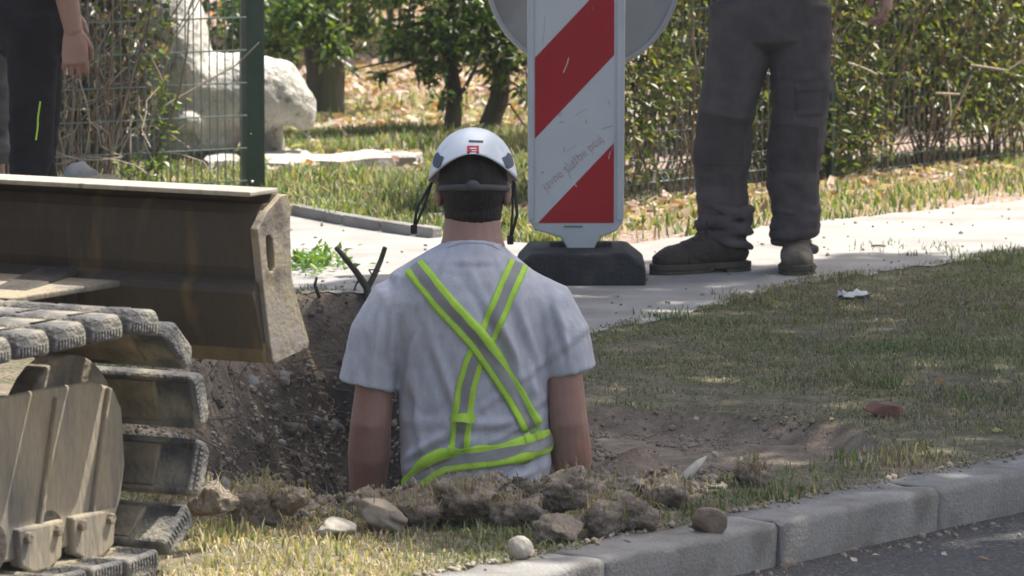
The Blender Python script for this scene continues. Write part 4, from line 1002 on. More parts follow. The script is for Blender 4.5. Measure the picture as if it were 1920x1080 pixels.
# helmet
hm = thing_parent = wk
hel_m = M('helmet_shell', (.66, .70, .73), (.62, .66, .69), 6, .38, .0, 40, spec=.5)
hc = W(887, 338, .035); nth, nph = 64, 18
def helm(th, t, k=1.0):     # th around (0 = back), t 0 rim .. 1 crown
    bk = max(0, math.cos(th)); rim = .058 * bk ** 2.2 - .012 * max(0, -math.cos(th)); ph = t * math.pi / 2
    rx, ry, hz = .1035, .135, .128
    fl = 1 + .055 * (1 - t) ** 6
    z = rim + (hz - rim) * math.sin(ph) ** 1.02; cc_ = math.sqrt(max(0, 1 - (max(z, 0) / hz) ** 2.3)) if z > 0 else 1.0
    cc_ = cc_ * fl; ridge = 1 + .018 * math.exp(-((abs(math.sin(th)) - .33) / .09) ** 2) * math.sin(min(1, t * 1.2) * math.pi) - .02 * math.exp(-((abs(math.sin(th)) - .78) / .10) ** 2) * math.exp(-((t - .33) / .16) ** 2) * 3
    x, y, z_ = math.sin(th) * rx * cc_ * k * ridge, -math.cos(th) * ry * cc_ * k * ridge, z * (k if t > .05 else 1)
    return hc + Matrix.Rotation(R(-7), 3, 'X') @ Vector((x, y, z_))
vs = []; fs = []
for k_ in (1.0, .955):
    b0 = len(vs)
    for j in range(nph + 1):
        for i in range(nth): vs.append(helm(2 * math.pi * i / nth, j / nph * .995, k_))
    for j in range(nph):
        for i in range(nth):
            q = (b0 + j * nth + i, b0 + j * nth + (i + 1) % nth, b0 + (j + 1) * nth + (i + 1) % nth, b0 + (j + 1) * nth + i); fs.append(q if k_ == 1 else q[::-1])
    fs.append(tuple(b0 + nph * nth + i for i in range(nth)))
n1 = (nph + 1) * nth
for i in range(nth): fs.append((i, n1 + i, n1 + (i + 1) % nth, (i + 1) % nth))
helmet = mk('helmet', vs, fs, hel_m, wk, True)
bm = bmesh.new(); bm.from_mesh(helmet.data); bmesh.ops.recalc_face_normals(bm, faces=bm.faces); bm.to_mesh(helmet.data); bm.free()
bH = bvh_of(helmet)
navy = M('navy_vent', (.03, .045, .075), rough=.5)
for nm, pts_, wd_, mt_, of in (('vent', [(812, 292), (818, 302), (829, 306)], 24, navy, .0015), ('vent', [(962, 292), (956, 303), (945, 307)], 24, navy, .0015), ('red_emblem', [(876, 283.5), (898, 283.5)], 20, M('red_print', (.5, .03, .06), rough=.5), .001), ('vent_slot', [(879, 265), (906, 266)], 4, navy, .001)):
    v2, f2 = ribbon(bH, pts_, wd_, of, 12, 4); mk(nm, v2, f2, mt_, helmet, True)
wp = M('white_print', (.7, .72, .74), rough=.5)
for pts_, wd_ in (([(881, 279), (893, 279)], 2), ([(884, 283.5), (893, 283.5)], 2), ([(881, 288), (893, 288)], 2)):
    v2, f2 = ribbon(bH, pts_, wd_, .0018, 6, 2); mk('emblem_print', v2, f2, wp, helmet)
strapm = M('black_strap', (.02, .02, .022), rough=.8); bandm = M('grey_headband', (.085, .085, .09), (.06, .06, .064), 20, .6)
m_ = MB(); M3 = M1h
bp = [P1h(.086 * math.sin(t_), -.022 - .100 * math.cos(t_), -.004 - .004 * math.cos(t_)) for t_ in np.linspace(-1.75, 1.75, 26)]
m_.tube(bp, [(.004, .008)] * 26, 8, ref=(0, 0, 1)); m_.obj('headband', bandm, helmet, True)
m_ = MB(); m_.ball(P1h(0, -.125, -.003), (.017, .010, .013), M3); m_.obj('adjuster_knob', bandm, helmet, True)
for sx, ex in ((-1, 776), (1, 957)):
    m_ = MB(); a = hc + Vector((sx * .100, -.03, -.004)); e = W(ex, 430, -.03) if sx < 0 else W(ex, 450, -.03)
    mid = a.lerp(e, .55) + Vector((sx * .012, -.01, .0))
    m_.tube([a, mid, e], [(.0035, .0018)] * 3, 8); m_.tube([hc + Vector((sx * .098, .05, -.004)), (a + e) / 2 + Vector((0, .03, -.01)), e], [(.003, .0018)] * 3, 8); m_.obj('chin_strap', strapm, helmet, True)
    m_ = MB(); m_.box(e, (.008, .005, .011)); m_.obj('buckle', strapm, helmet, bevel=.003)

# ---------- standing figures (generic assembly)
def figure(label, Y, J, facing, shirtm, trm, bootm_, hairc=hairm, shorts=False, legrad=(.098, .09, .08, .074, .070), legs_px=None, seed=3, armr=(.052, .046, .041, .040, .028), hands=None, lace=False):
    p_ = lambda q: A(q[0], q[1], Y + (q[2] if len(q) > 2 else 0))
    hips = [p_(J['hipA']), p_(J['hipB'])]; c = (hips[0] + hips[1]) / 2
    root = thing('person', (c.x, c.y, 0), label, 'person'); f = facing.normalized(); sd = Vector((f.y, -f.x, 0))
    zs = lambda h: Vector((c.x, c.y, h))
    sh = [p_(J['shA']), p_(J['shB'])]; shz = (sh[0].z + sh[1].z) / 2; tc = (sh[0] + sh[1]) / 2
    hdc = tc + Vector((0, 0, .26)) + f * .03
    m_ = MB(); P, M3 = head(m_, hdc, f)
    m_.tube([tc + Vector((0, 0, -.01)), tc + Vector((0, 0, .08)), hdc + Vector((0, 0, -.06))], [(.085, .07), (.060, .058), (.058, .058)], 16, ref=f, cap=.3)
    tor = [c + Vector((0, 0, -.06)), c + Vector((0, 0, .12)), c.lerp(tc, .55), c.lerp(tc, .82), tc + Vector((0, 0, .02))]
    m_.tube(tor, [(.125, .078), (.12, .078), (.15, .098), (.165, .098), (.09, .07)], 20, ref=f, cap=.4)
    for arm, key in ((J['armA'], 'A'), (J['armB'], 'B')):
        q = [sh[0] if key == 'A' else sh[1]] + [p_(a) for a in arm]
        pts_ = [q[0], q[0].lerp(q[1], .5), q[1], q[1].lerp(q[2], .3), q[2]]
        m_.tube(pts_, armr, 14, cap=.5); hd = hands[key]; hand(m_, q[2], Vector(hd[0]), Vector(hd[1]), Vector(hd[2]))
    lg = [[p_(q) for q in L_] for L_ in legs_px]
    for L_ in lg: m_.tube(L_, [np.interp(i / (len(L_) - 1), [0, .5, .7, 1], [.064, .046, .048, .035]) for i in range(len(L_))], 14, cap=.5)
    v, fc, nn = blob(m_, .0032, 3, .5, .35); mk('body', v, fc, skin, root, True); eyes_part(P, M3, root)
    m_ = MB(); m_.ball(P(0, -.020, .034), (.082, .094, .095), M3, 24, 16); hv = m_.v; inv = M3.transposed()
    hf = [q for q in m_.f if (lambda l: l.z > -.02 - .06 * (l.y < -.02) and (l.y < .05 or l.z > .055))(inv @ (sum((Vector(hv[i]) for i in q), Vector()) / len(q) - hdc))]
    mk('hair', hv, hf, hairc, root, True)
    m_ = MB(); m_.tube([c + Vector((0, 0, .10))] + [c + Vector((0, 0, .17))] + tor[2:4] + [tc + Vector((0, 0, .03)), tc + Vector((0, 0, .06))], [(.165, .122), (.155, .114), (.165, .118), (.178, .116), (.10, .082), (.07, .068)], 28, ref=f, cap=.1)
    for arm, s0 in ((J['armA'], sh[0]), (J['armB'], sh[1])):
        e = p_(arm[0]); m_.tube([s0.lerp(tc, .3), s0, s0.lerp(e, .4), s0.lerp(e, .75)], [.078, .074, .068, .066], 18, cap=.05)
    v, fc, nn = blob(m_, .009, 4); mk('t_shirt', wrinkle(v, nn, .010, 8, 8, seed), fc, shirtm, root, True)
    tl = [L_ if not shorts else L_[:len(L_) // 2 + 1] for L_ in lg]
    tr = trousers('trousers' if not shorts else 'shorts', hips, tl, trm, root, legrad, seed=seed, facing=f, amp=.013)
    return root, tr, lg
Y2 = G(1495, 519).y + .17
blackT = M('charcoal_cotton', (.045, .045, .05), (.06, .06, .066), 30, .95)
grey_w = M('charcoal_work_cloth', (.088, .075, .074), (.115, .10, .098), 16, .95, .25, 300, c3=(.125, .112, .108), s3=5, t3=(.55, .8), spec=.12, grain=.12)
w2, tr2, lg2 = figure('person in charcoal cargo trousers and brown boots standing on the path beside the beacon panel', Y2,
    dict(hipA=(1392, 22), hipB=(1502, 22), shA=(1352, -325), shB=(1560, -325), armA=[(1318, -160, -.04), (1395, -215, -.24)], armB=[(1625, -165, -.03), (1662, -38, -.08)]),
    Vector((-.25, -1, 0)), blackT, grey_w, bootm, seed=5,
    legs_px=[[(1388, 10), (1384, 110), (1358, 225), (1350, 300), (1357, 380), (1363, 440, -.02)], [(1500, 10), (1502, 110), (1500, 200), (1494, 270), (1488, 350), (1492, 440)]],
    legrad=(.102, .099, .092, .089, .082, .075), hands={'A': ((.8, -.6, .1), (0, -.3, 1), (.3, .6, -.3)), 'B': ((.02, -.08, -1), (-.35, -.9, .1), (-.9, .3, 0))})
bT = bvh_of(tr2)
for nm, pts_, wd_, of in (('cargo_pocket', [(1526, 150), (1528, 214)], 62, .011), ('pocket_flap', [(1525, 150), (1526, 168)], 66, .016), ('knee_panel', [(1358, 218), (1349, 262), (1348, 308)], 88, .0045), ('knee_panel', [(1492, 235), (1488, 275), (1486, 320)], 84, .0045)):
    try:
        v2, f2 = ribbon(bT, pts_, wd_, of, 14, 8); mk(nm, v2, f2, grey_w if 'knee' not in nm else M('knee_panel_cloth', (.070, .058, .056), (.09, .077, .073), 16, .95, .25, 300, spec=.1, grain=.12), tr2, True)
    except Exception as e: print('patch', nm, e)
# crumpled hems over the boots
for (cx, cy, hw_, dy) in ((1361, 418, 54, -.01), (1489, 424, 45, 0.0)):
    m_ = MB(); q = A(cx, cy, Y2 + dy); s_ = Y2 / FPX
    for k in range(5): m_.tube([q + Vector((0, 0, .045 - .024 * k - .009)), q + Vector((.006 * (-1) ** k, 0, .045 - .024 * k + .009))], [(hw_ * s_ * (1.0 + .07 * (k % 2)), hw_ * s_ * .98), (hw_ * s_ * (.98 + .05 * (k % 2)), hw_ * s_ * .96)], 24, cap=.12)
    v, f, nn = blob(m_, .006, 3); mk('trouser_hem', wrinkle(v, nn, .016, 9, 26, int(cx)), f, grey_w, tr2, True)
hl = G(1398, 508); boot(w2, hl, G(1224, 517), bootm, .14, .055)
tp = G(1497, 519); boot(w2, tp + Vector((.01, .30, 0)), tp + Vector((-.005, 0, 0)), M('tan_boot_leather', (.085, .07, .05), (.12, .10, .075), 14, .8, .3, 120, c3=(.2, .17, .13), s3=9), .13, .056, lace=True)

# ---------- two people at the left edge beyond the dozer blade
Y3 = 17.0
w3, tr3, lg3 = figure('person in long black trousers with lime side piping, one arm hanging, behind the dozer blade', Y3,
    dict(hipA=(66, 35, -.1), hipB=(60, 35, .1), shA=(92, -300, -.19), shB=(80, -300, .19), armA=[(104, -110, -.22), (138, 58, -.2)], armB=[(70, -110, .22), (120, 20, .26)]),
    Vector((1, .12, 0)), blackT, M('black_work_cloth', (.014, .013, .016), (.022, .021, .024), 16, .92, .2, 300, spec=.15), bootm, seed=8,
    legs_px=[[(62, 25, -.09), (62, 120, -.09), (60, 220, -.09), (56, 340, -.09), (52, 450, -.09), (50, 565, -.09)], [(66, 25, .09), (72, 120, .09), (70, 220, .1), (66, 340, .11), (62, 450, .12), (60, 565, .12)]],
    legrad=(.082, .075, .068, .064, .064, .068), hands={'A': ((.06, -.05, -1), (.85, -.1, .05), (-.15, .85, 0)), 'B': ((.3, 0, -1), (.9, 0, .3), (0, -.8, 0))})
for y_ in (-.09, .12): boot(w3, Vector((A(40, 560, Y3).x, Y3 + y_, gz(A(40, 560, Y3).x, Y3))), Vector((A(40, 560, Y3).x + .29, Y3 + y_ + .03, gz(A(40, 560, Y3).x, Y3))), bootm)
b3 = bvh_of(tr3); v2, f2 = ribbon(b3, [(75, 190), (73, 205), (70, 222), (71, 235), (67, 262)], 3.2, .003, 16, 3); mk('piping', v2, f2, lime, tr3, True)
Y4 = 17.5
w4, tr4, lg4 = figure('person in grey knee-length shorts mostly cut off by the left picture edge', Y4,
    dict(hipA=(-22, 35, -.1), hipB=(-30, 35, .1), shA=(-30, -290, -.19), shB=(-36, -290, .19), armA=[(-60, -110, -.22), (-100, 30, -.2)], armB=[(-60, -110, .22), (-100, 20, .26)]),
    Vector((-1, -.1, 0)), M('pale_patterned_cotton', (.20, .20, .17), (.34, .33, .29), 18, .95), M('grey_shorts_cloth', (.09, .088, .09), (.13, .125, .125), 14, .95, .2, 200), bootm, seed=9, shorts=True,
    legs_px=[[(-20, 25, -.09), (-20, 120, -.09), (-18, 220, -.09), (-20, 300, -.09), (-18, 340, -.09), (-20, 430, -.09), (-22, 545, -.09)], [(-40, 25, .09), (-46, 120, .09), (-48, 220, .1), (-50, 300, .1), (-50, 340, .11), (-52, 430, .12), (-52, 545, .12)]],
    legrad=(.082, .070, .066, .064), hands={'A': ((-.06, 0, -1), (-.85, -.1, .05), (.15, .85, 0)), 'B': ((-.3, 0, -1), (-.9, 0, .3), (0, -.8, 0))})
for y_ in (-.09, .12): x_ = A(-8, 540, Y4).x - (.05 if y_ > 0 else 0); boot(w4, Vector((x_, Y4 + y_, .0)), Vector((x_ - .29, Y4 + y_ - .02, .0)), bootm)

# ================================================================== EXCAVATOR
TH = math.atan2(.87, .49); tv = Vector((math.cos(TH), math.sin(TH), 0)); av = Vector((tv.y, -tv.x, 0))
CFR = Vector((-.79, 12.05, 0))
ex0 = CFR - tv * .8 - av * .95
exc = thing('excavator', tuple(ex0), 'dusty tracked excavator with rubber track pads and raised dozer blade at the trench edge', 'excavator', rotz=TH)
dusty = M('dusty_steel', (.25, .205, .135), (.36, .31, .225), 7, .85, .35, 60, c3=(.11, .105, .095), s3=7, t3=(.46, .66), stretch=(1, 1, .22), grain=.2)
padm = M('pad_rubber', (.075, .074, .074), (.17, .165, .15), 12, .85, .5, 90, c3=(.32, .285, .21), s3=6, t3=(.47, .68), grain=.15)
padin = M('pad_inner_dirt', (.30, .25, .16), (.16, .14, .10), 12, .9, .4, 70)
linkm = M('track_link_steel', (.22, .185, .135), (.13, .11, .085), 18, .8, .4, 60, c3=(.33, .29, .22), s3=9)
greasy = M('dark_greasy_steel', (.035, .032, .028), (.07, .062, .05), 15, .7, .3, 60)
bladem = M('blade_back_paint', (.070, .055, .038), (.042, .036, .029), 5, .6, .12, 50, c3=(.21, .145, .06), s3=9, t3=(.54, .78), stretch=(1, 1, .16), grain=.15)
bladetop = M('worn_blade_edge', (.42, .38, .31), (.33, .29, .23), 12, .6, .15, 90, c3=(.2, .15, .09), s3=9, t3=(.6, .75), metal=.1, stretch=(.5, 3, 1))
cheek = M('worn_cheek_plate', (.30, .245, .15), (.22, .205, .185), 8, .6, .2, 90, c3=(.12, .10, .08), s3=12, t3=(.55, .7), metal=.1)
yellow = M('machine_paint', (.42, .26, .03), (.36, .22, .03), 8, .5, .05, 40, c3=(.25, .2, .12), s3=4)
RP, PIT_, ZC = .235, .13754, .29
LEN = 1.6; per_ = 2 * LEN + 2 * math.pi * RP
def loop(s_):   # arc length from the front-most point (going up and back) -> x, z, outward angle
    s_ %= per_; q = math.pi * RP / 2
    if s_ < q: a = s_ / RP; return .8 + RP * math.cos(a), ZC + RP * math.sin(a), a
    s_ -= q
    if s_ < LEN: return .8 - s_, ZC + RP - .012 * math.sin(math.pi * s_ / LEN), math.pi / 2
    s_ -= LEN
    if s_ < 2 * q: a = math.pi / 2 + s_ / RP; return -.8 + RP * math.cos(a), ZC + RP * math.sin(a), a
    s_ -= 2 * q
    if s_ < LEN: return -.8 + s_, ZC - RP, -math.pi / 2
    s_ -= LEN; a = -math.pi / 2 + s_ / RP; return .8 + RP * math.cos(a), ZC + RP * math.sin(a), a
# pad: local x along travel, y across, z outward
def pad_mesh():
    bm = bmesh.new(); hx, hy = .0615, .20
    prof = [(-hx, 0), (-hx, .034), (-hx + .016, .055), (hx - .016, .055), (hx, .034), (hx, 0)]
    ys = [-hy, hy]; rows = [[bm.verts.new((x, y, z - (.0))) for x, z in prof] for y in ys]
    n = len(prof)
    for i in range(n): bm.faces.new((rows[0][i], rows[0][(i + 1) % n], rows[1][(i + 1) % n], rows[1][i]))
    bm.faces.new(rows[0][::-1]); bm.faces.new(rows[1])
    bmesh.ops.recalc_face_normals(bm, faces=bm.faces)
    bmesh.ops.bevel(bm, geom=[e for e in bm.edges], offset=.011, segments=3, profile=.5, affect='EDGES', clamp_overlap=True)
    bot = max((f for f in bm.faces if f.normal.z < -.9), key=lambda f: f.calc_area())
    r_ = bmesh.ops.inset_individual(bm, faces=[bot], thickness=.013)
    bmesh.ops.translate(bm, verts=bot.verts, vec=(0, 0, .012))
    for sy in (-1, 1):
        for k in range(9):
            c = Vector((-.044 + .011 * k, sy * (hy + .001), .016)); bmesh.ops.create_cube(bm, size=1, matrix=Matrix.Translation(c) @ Matrix.Diagonal((.0060, .004, .018, 1)))
    for s_ in (-1, 1):
        for yy in (-.13, 0, .13): bmesh.ops.create_cube(bm, size=1, matrix=Matrix.Translation((s_ * .0, yy, .0555)) @ Matrix.Diagonal((.08, .012, .003, 1)))
    me = bpy.data.meshes.new('track_pad'); bm.to_mesh(me); bm.free(); me.materials.append(padm)
    for p in me.polygons: p.use_smooth = False
    return me
PM = pad_mesh()
m_ = MB(); m_.box((0, 0, .008), (.045, .10, .006)); t_ = m_.obj('shoe_plate', padin, None, world=False, bevel=.003); SM = t_.data; C.objects.unlink(t_); bpy.data.objects.remove(t_)
m_ = MB()
for sy in (-.045, .045): m_.box((0, sy, -.028), (.058, .013, .027)); m_.tube([(.034, sy - .02, -.03), (.034, sy + .02, -.03)], .022, 10, ref=(0, 0, 1))
m_.tube([(.034, -.06, -.03), (.034, .06, -.03)], .013, 8, ref=(0, 0, 1))
for sy in (-.075, .075):
    for sx in (-.03, .03): m_.box((sx, sy, -.006), (.010, .010, .007))
t_ = m_.obj('track_link', linkm, None, world=False, bevel=.005); LM = t_.data; C.objects.unlink(t_); bpy.data.objects.remove(t_)
def add_track(side):
    yc = side * .75
    s0 = -17.5 / 180 * math.pi * RP
    for k in range(34):
        x, z, a = loop(s0 + k * PIT_)
        o = bpy.data.objects.new('track_pad', PM); link(o, exc)
        # local axes: z outward, y across (machine y), x tangent
        out = Vector((math.cos(a), 0, math.sin(a))); yy = Vector((0, 1, 0)); xx_ = yy.cross(out)
        o.matrix_local = Matrix.Translation((x, yc, z)) @ Matrix((xx_, yy, out)).transposed().to_4x4() @ Matrix.Rotation(random.uniform(-.02, .02), 4, 'Y')
        link(bpy.data.objects.new('shoe_plate', SM), o)
        q = bpy.data.objects.new('track_link', LM); link(q, exc); q.matrix_local = o.matrix_local.copy()
    B = lambda nm, mat, f, bev=.006: (lambda m_: (f(m_), m_.obj(nm, mat, exc, world=False, bevel=bev))[1])(MB())
    sg = side
    # sprocket wheel, hub and rear idler
    B('sprocket', linkm, lambda m: m.tube([(.8, yc - .03, ZC), (.8, yc + .03, ZC)], .185, 28, ref=(0, 0, 1)))
    B('drive_hub', dusty, lambda m: m.tube([(.8, yc + sg * .02, ZC), (.8, yc + sg * .055, ZC), (.8, yc + sg * .065, ZC)], [.09, .09, .08], 32, ref=(0, 0, 1)), .004)
    B('idler_wheel', linkm, lambda m: m.tube([(-.8, yc - .05, ZC), (-.8, yc + .05, ZC)], .185, 24, ref=(0, 0, 1)))
    B('track_frame', dusty, lambda m: m.box((-.05, yc - sg * .02, ZC), (.74, .05, .105)))
    # side cover plate with its rounded front corner, ridges, foot brackets
    def cover(m):
        poly = [(-.55, .125), (.62, .135), (.80, .130), (.88, .11), (.915, .06), (.925, -.06), (.905, -.14), (.86, -.205), (.60, -.215), (-.55, -.20)]
        m.prism(poly, lambda u, v_, d: Vector((u, yc + sg * (.070 + d), ZC + v_)), 0, .018)
    B('side_cover', dusty, cover, .008)
    for x_, w_ in ((.83, .010), (.63, .013), (.40, .012)):
        B('cover_ridge', dusty, lambda m, x_=x_, w_=w_: m.prism([(x_ + .02, .115), (x_ + .02 + w_, .11), (x_ - .05 + w_, -.15), (x_ - .05, -.15)], lambda u, v_, d: Vector((u, yc + sg * (.088 + d), ZC + v_)), -.002, .012), .004)
    for x_ in (.78, .58, .32, .05):
        B('roller_bracket', dusty, lambda m, x_=x_: m.prism([(x_ - .085, -.145), (x_ + .085, -.145), (x_ + .075, -.225), (x_ + .03, -.245), (x_ - .03, -.245), (x_ - .075, -.225)], lambda u, v_, d: Vector((u, yc + sg * (.072 + d), ZC + v_)), 0, .032), .006)
        for dx in (-.055, .055): B('bracket_bolt', linkm, lambda m, x_=x_, dx=dx: m.tube([(x_ + dx, yc + sg * .100, ZC - .165), (x_ + dx, yc + sg * .115, ZC - .165)], .013, 6, ref=(0, 0, 1)), .002)
    for x_ in (.63, .42, .2, -.02, -.24, -.46):
        B('track_roller', greasy, lambda m, x_=x_: m.tube([(x_, yc - .09, .115), (x_, yc - .06, .115), (x_, yc - .055, .115), (x_, yc + .055, .115), (x_, yc + .06, .115), (x_, yc + .09, .115)], [.052, .055, .042, .042, .055, .052], 18, ref=(0, 0, 1)), 0)
    for x_ in (.3, -.35): B('carrier_roller', greasy, lambda m, x_=x_: m.tube([(x_, yc - .04, ZC + .165), (x_, yc + .04, ZC + .165)], .035, 14, ref=(0, 0, 1)), .003)
add_track(-1); add_track(1)
EB = lambda nm, mat, f, bev=.006, par=None: (lambda m_: (f(m_), m_.obj(nm, mat, par or exc, world=False, bevel=bev))[1])(MB())
EB('undercarriage', dusty, lambda m: (m.box((0, 0, .38), (.5, .70, .10)), m.tube([(0, 0, .46), (0, 0, .60)], [.40, .40], 28)), .01)
# dozer blade (raised): swept profile between two cheek plates
XB = .8 + .52; YR = -.95
prof = [(0.058, 0.778), (0.06, 0.7664), (0.012, 0.7586), (-0.004, 0.7373), (-0.012, 0.6792), (-0.01, 0.6211), (-0.004, 0.5988), (-0.034, 0.5823), (-0.04, 0.5678), (-0.03, 0.5436), (0.0, 0.4418), (0.012, 0.437), (0.03, 0.4467), (0.01, 0.5436), (0.018, 0.5823), (0.02, 0.6404), (0.02, 0.7179), (0.04, 0.778)]
def sweep(m, pf, y0, y1, n=24):
    k = len(pf); vs = [Vector((XB + u, y0 + (y1 - y0) * i / n, z)) for i in range(n + 1) for u, z in pf]
    fs = [(i * k + j, i * k + (j + 1) % k, (i + 1) * k + (j + 1) % k, (i + 1) * k + j) for i in range(n) for j in range(k)] + [tuple(range(k))[::-1], tuple(range(n * k, n * k + k))]
    m.add(vs, fs)
bl_ = EB('dozer_blade', bladem, lambda m: sweep(m, prof, YR + .012, .95), 0)
EB('top_flange', bladetop, lambda m: m.box((XB + .010, 0, .786), (.058, .938, .0055)), .003, bl_)
EB('cutting_edge', M('rusty_edge', (.17, .115, .05), (.10, .075, .04), 14, .8, .2, 60), lambda m: m.box((XB + .012, 0, .434), (.012, .94, .022)), .003, bl_)
# cheek plate outline measured in the photograph (pixels) -> plate plane
def cheek_uz(px, py):
    P0 = ex0 + tv * XB + av * .95; d = ray(px, py); n_ = av; k = (P0 - CAMO).dot(n_) / d.dot(n_); q = CAMO + d * k; r_ = q - P0
    return (r_.dot(tv), q.z)
outl = [cheek_uz(*q) for q in ((483, 430), (500, 397), (526, 367), (538, 364), (545, 380), (545, 440), (548, 520), (560, 570), (580, 640), (578, 653), (545, 668), (516, 683), (511, 676), (506, 640), (494, 540))]
slot = [cheek_uz(*q) for q in ((499, 446), (501, 442), (506, 441), (511, 448), (514, 475), (515, 500), (512, 509), (507, 510), (502, 500), (500, 475))]
def cheek_plate(y0, th):
    bm = bmesh.new(); e_ = []
    for loop_ in (outl, slot):
        vs = [bm.verts.new((XB + u, y0, z)) for u, z in loop_]
        e_ += [bm.edges.new((vs[i], vs[(i + 1) % len(vs)])) for i in range(len(vs))]
    bmesh.ops.triangle_fill(bm, use_beauty=True, edges=e_)
    fs = bm.faces[:]
    sl_c = Vector((XB + sum(u for u, z in slot) / len(slot), y0, sum(z for u, z in slot) / len(slot)))
    r_ = bmesh.ops.extrude_face_region(bm, geom=fs); bmesh.ops.translate(bm, verts=[g for g in r_['geom'] if isinstance(g, bmesh.types.BMVert)], vec=(0, th, 0))
    bmesh.ops.recalc_face_normals(bm, faces=bm.faces); me = bpy.data.meshes.new('cheek_plate'); bm.to_mesh(me); bm.free(); me.materials.append(cheek)
    o = link(bpy.data.objects.new('cheek_plate', me), bl_); bevel_mesh(me, .0025, 2); return o
cheek_plate(-.95, .020); cheek_plate(.93, .02)
# blade arms with the wedge gusset that meets the blade back
for sg in (-1, 1):
    yb = sg * .42
    EB('blade_arm', greasy, lambda m: m.add([Vector((x, yb + dy, z)) for x, z0, z1 in ((.45, .34, .46), (XB - .02, .52, .60)) for dy in (-.055, .055) for z in (z0, z1)],
        [(0, 1, 3, 2), (4, 6, 7, 5), (0, 4, 5, 1), (2, 3, 7, 6), (1, 5, 7, 3), (0, 2, 6, 4)]), .01)
    EB('gusset_plate', dusty, lambda m: m.prism([(XB - .06, yb - .19), (XB - .06, yb + .19), (XB - .30, yb + .06), (XB - .30, yb - .06)], lambda u, v_, d: Vector((u, v_, .575 + d - (XB - u) * .10)), 0, .014), .004)
# upper structure, to the left of the picture
EB('house', yellow, lambda m: m.prism([(.55, -.62), (.60, -.30), (.60, .62), (-.75, .70), (-.92, .35), (-.92, -.35), (-.75, -.70)], lambda u, v_, d: Vector((u - .05, v_ * .85 + .1, d)), .62, .95), .04)
EB('engine_hood', yellow, lambda m: m.box((-.55, .08, 1.12), (.36, .52, .17)), .06)
cab = EB('cab', M('cab_paint', (.05, .05, .052), (.07, .07, .07), 8, .5), lambda m: [m.box((.22 + sx * .42, .28 + sy * .30, 1.55), (.03, .03, .60)) for sx in (-1, 1) for sy in (-1, 1)] + [m.box((.22, .28, 2.16), (.46, .34, .04)), m.box((.22, .28, .99), (.46, .34, .04))], .01)
EB('cab_glass', M('tinted_glass', (.02, .03, .03), rough=.05, spec=.6), lambda m: m.box((.22, .28, 1.58), (.40, .28, .53)), .005, cab)
boomp = [(.5, 1.0), (.35, 1.9), (.75, 2.6), (1.3, 2.75)]
EB('boom', yellow, lambda m: m.tube([Vector((-x * .35 - .1, x * 1.4 + .3, z)) for x, z in boomp], [(.09, .12), (.11, .15), (.10, .14), (.07, .09)], 8), .01)
EB('dipper_arm', yellow, lambda m: m.tube([Vector((-.52, 2.05, 2.8)), Vector((-.62, 2.5, 1.9)), Vector((-.66, 2.7, 1.25))], [(.08, .11), (.07, .10), (.05, .07)], 8), .01)
EB('bucket', dusty, lambda m: m.prism([(2.55, 1.25), (2.95, 1.2), (3.0, .85), (2.75, .6), (2.4, .65), (2.55, .8), (2.75, .85), (2.75, 1.05)], lambda u, v_, d: Vector((-.66 + d, u, v_)), -.2, .2), .01)

# ================================================================== CLODS, STONES, ODDS AND ENDS
clodm = M('dry_clod', (.215, .175, .135), (.34, .285, .225), 16, .95, .9, 60, c3=(.115, .092, .072), s3=9, grain=.25)
rockm = M('tan_stone', (.30, .255, .19), (.22, .185, .14), 12, .85, .35, 50, c3=(.36, .32, .26), s3=9)
palem = M('pale_stone', (.46, .42, .35), (.38, .34, .28), 12, .85, .3, 50)
brownm = M('brown_stone', (.17, .125, .09), (.25, .19, .14), 12, .85, .35, 50)
greym = M('grey_stone', (.22, .225, .215), (.30, .30, .285), 9, .85, .35, 40, c3=(.16, .17, .165), s3=5)
def rock(name, lab, cat, px, py, w_, h_, mat, seed, z0=None, rough=.25, flat=.5, fine=.04, depth=None, tuft=0, rot=0, tilt=0, pal=None, sub=4, base=True, group=None):
    """px,py = foot centre in the photograph, w_,h_ in photo pixels"""
    g = G(px, py); z = gz(g.x, g.y) if z0 is None else z0; g = G(px, py, z); s_ = g.y / FPX
    root = thing(name, tuple(g), lab, cat, group)
    v, f = rock_mesh(w_ * s_, (depth or w_ * .8) * s_, h_ * s_ * 1.15, seed, rough, sub, flat, fine)
    M3 = np.array(Matrix.Rotation(rot, 3, 'Z') @ Matrix.Rotation(tilt, 3, 'Y')); v = v @ M3.T
    v = v + np.array(g) + np.array([0, 0, h_ * s_ * .42])
    o = mk('clod_body' if mat is clodm else 'stone_body', v, f, mat, root, smooth=mat is not clodm)
    if tuft:
        rg = np.random.default_rng(seed); bm = bmesh.new(); bm.from_mesh(o.data); nn = np.array([p.normal for p in bm.verts]); bm.free()
        k = rg.choice(len(v), tuft); k = k[(nn[k, 2] > -.35)]
        V, F, K = blades(v[k] - np.array([0, 0, .004]), rg.uniform(.012, .055, len(k)), .0026, pick(rg, len(k), pal or [(.30, .25, .17), BROWN, OLIVE, GREY], [3, 2.5, 1.2, 2.5] if not pal else [1] * len(pal)), 1.6, seed)
        tag(mk('grass_tuft', V, F, gmat, root, col=K), kind='stuff')
    return root
TC = dict(rough=.42, fine=.13, flat=.1, sub=4)
rock('turf_clod', 'ragged turf clod with sunlit dry grass on its front, nearest to the track pads', 'clod', 470, 990, 150, 86, clodm, 1, tuft=420, **TC)
rock('turf_clod', 'dark earth clod at the trench lip just behind the sunlit grassy clod', 'clod', 405, 968, 110, 70, clodm, 2, tuft=60, **TC)
rock('turf_clod', 'low dark clod with roots at the trench edge, right of the sunlit grassy clod', 'clod', 550, 960, 90, 52, clodm, 3, tuft=70, **TC)
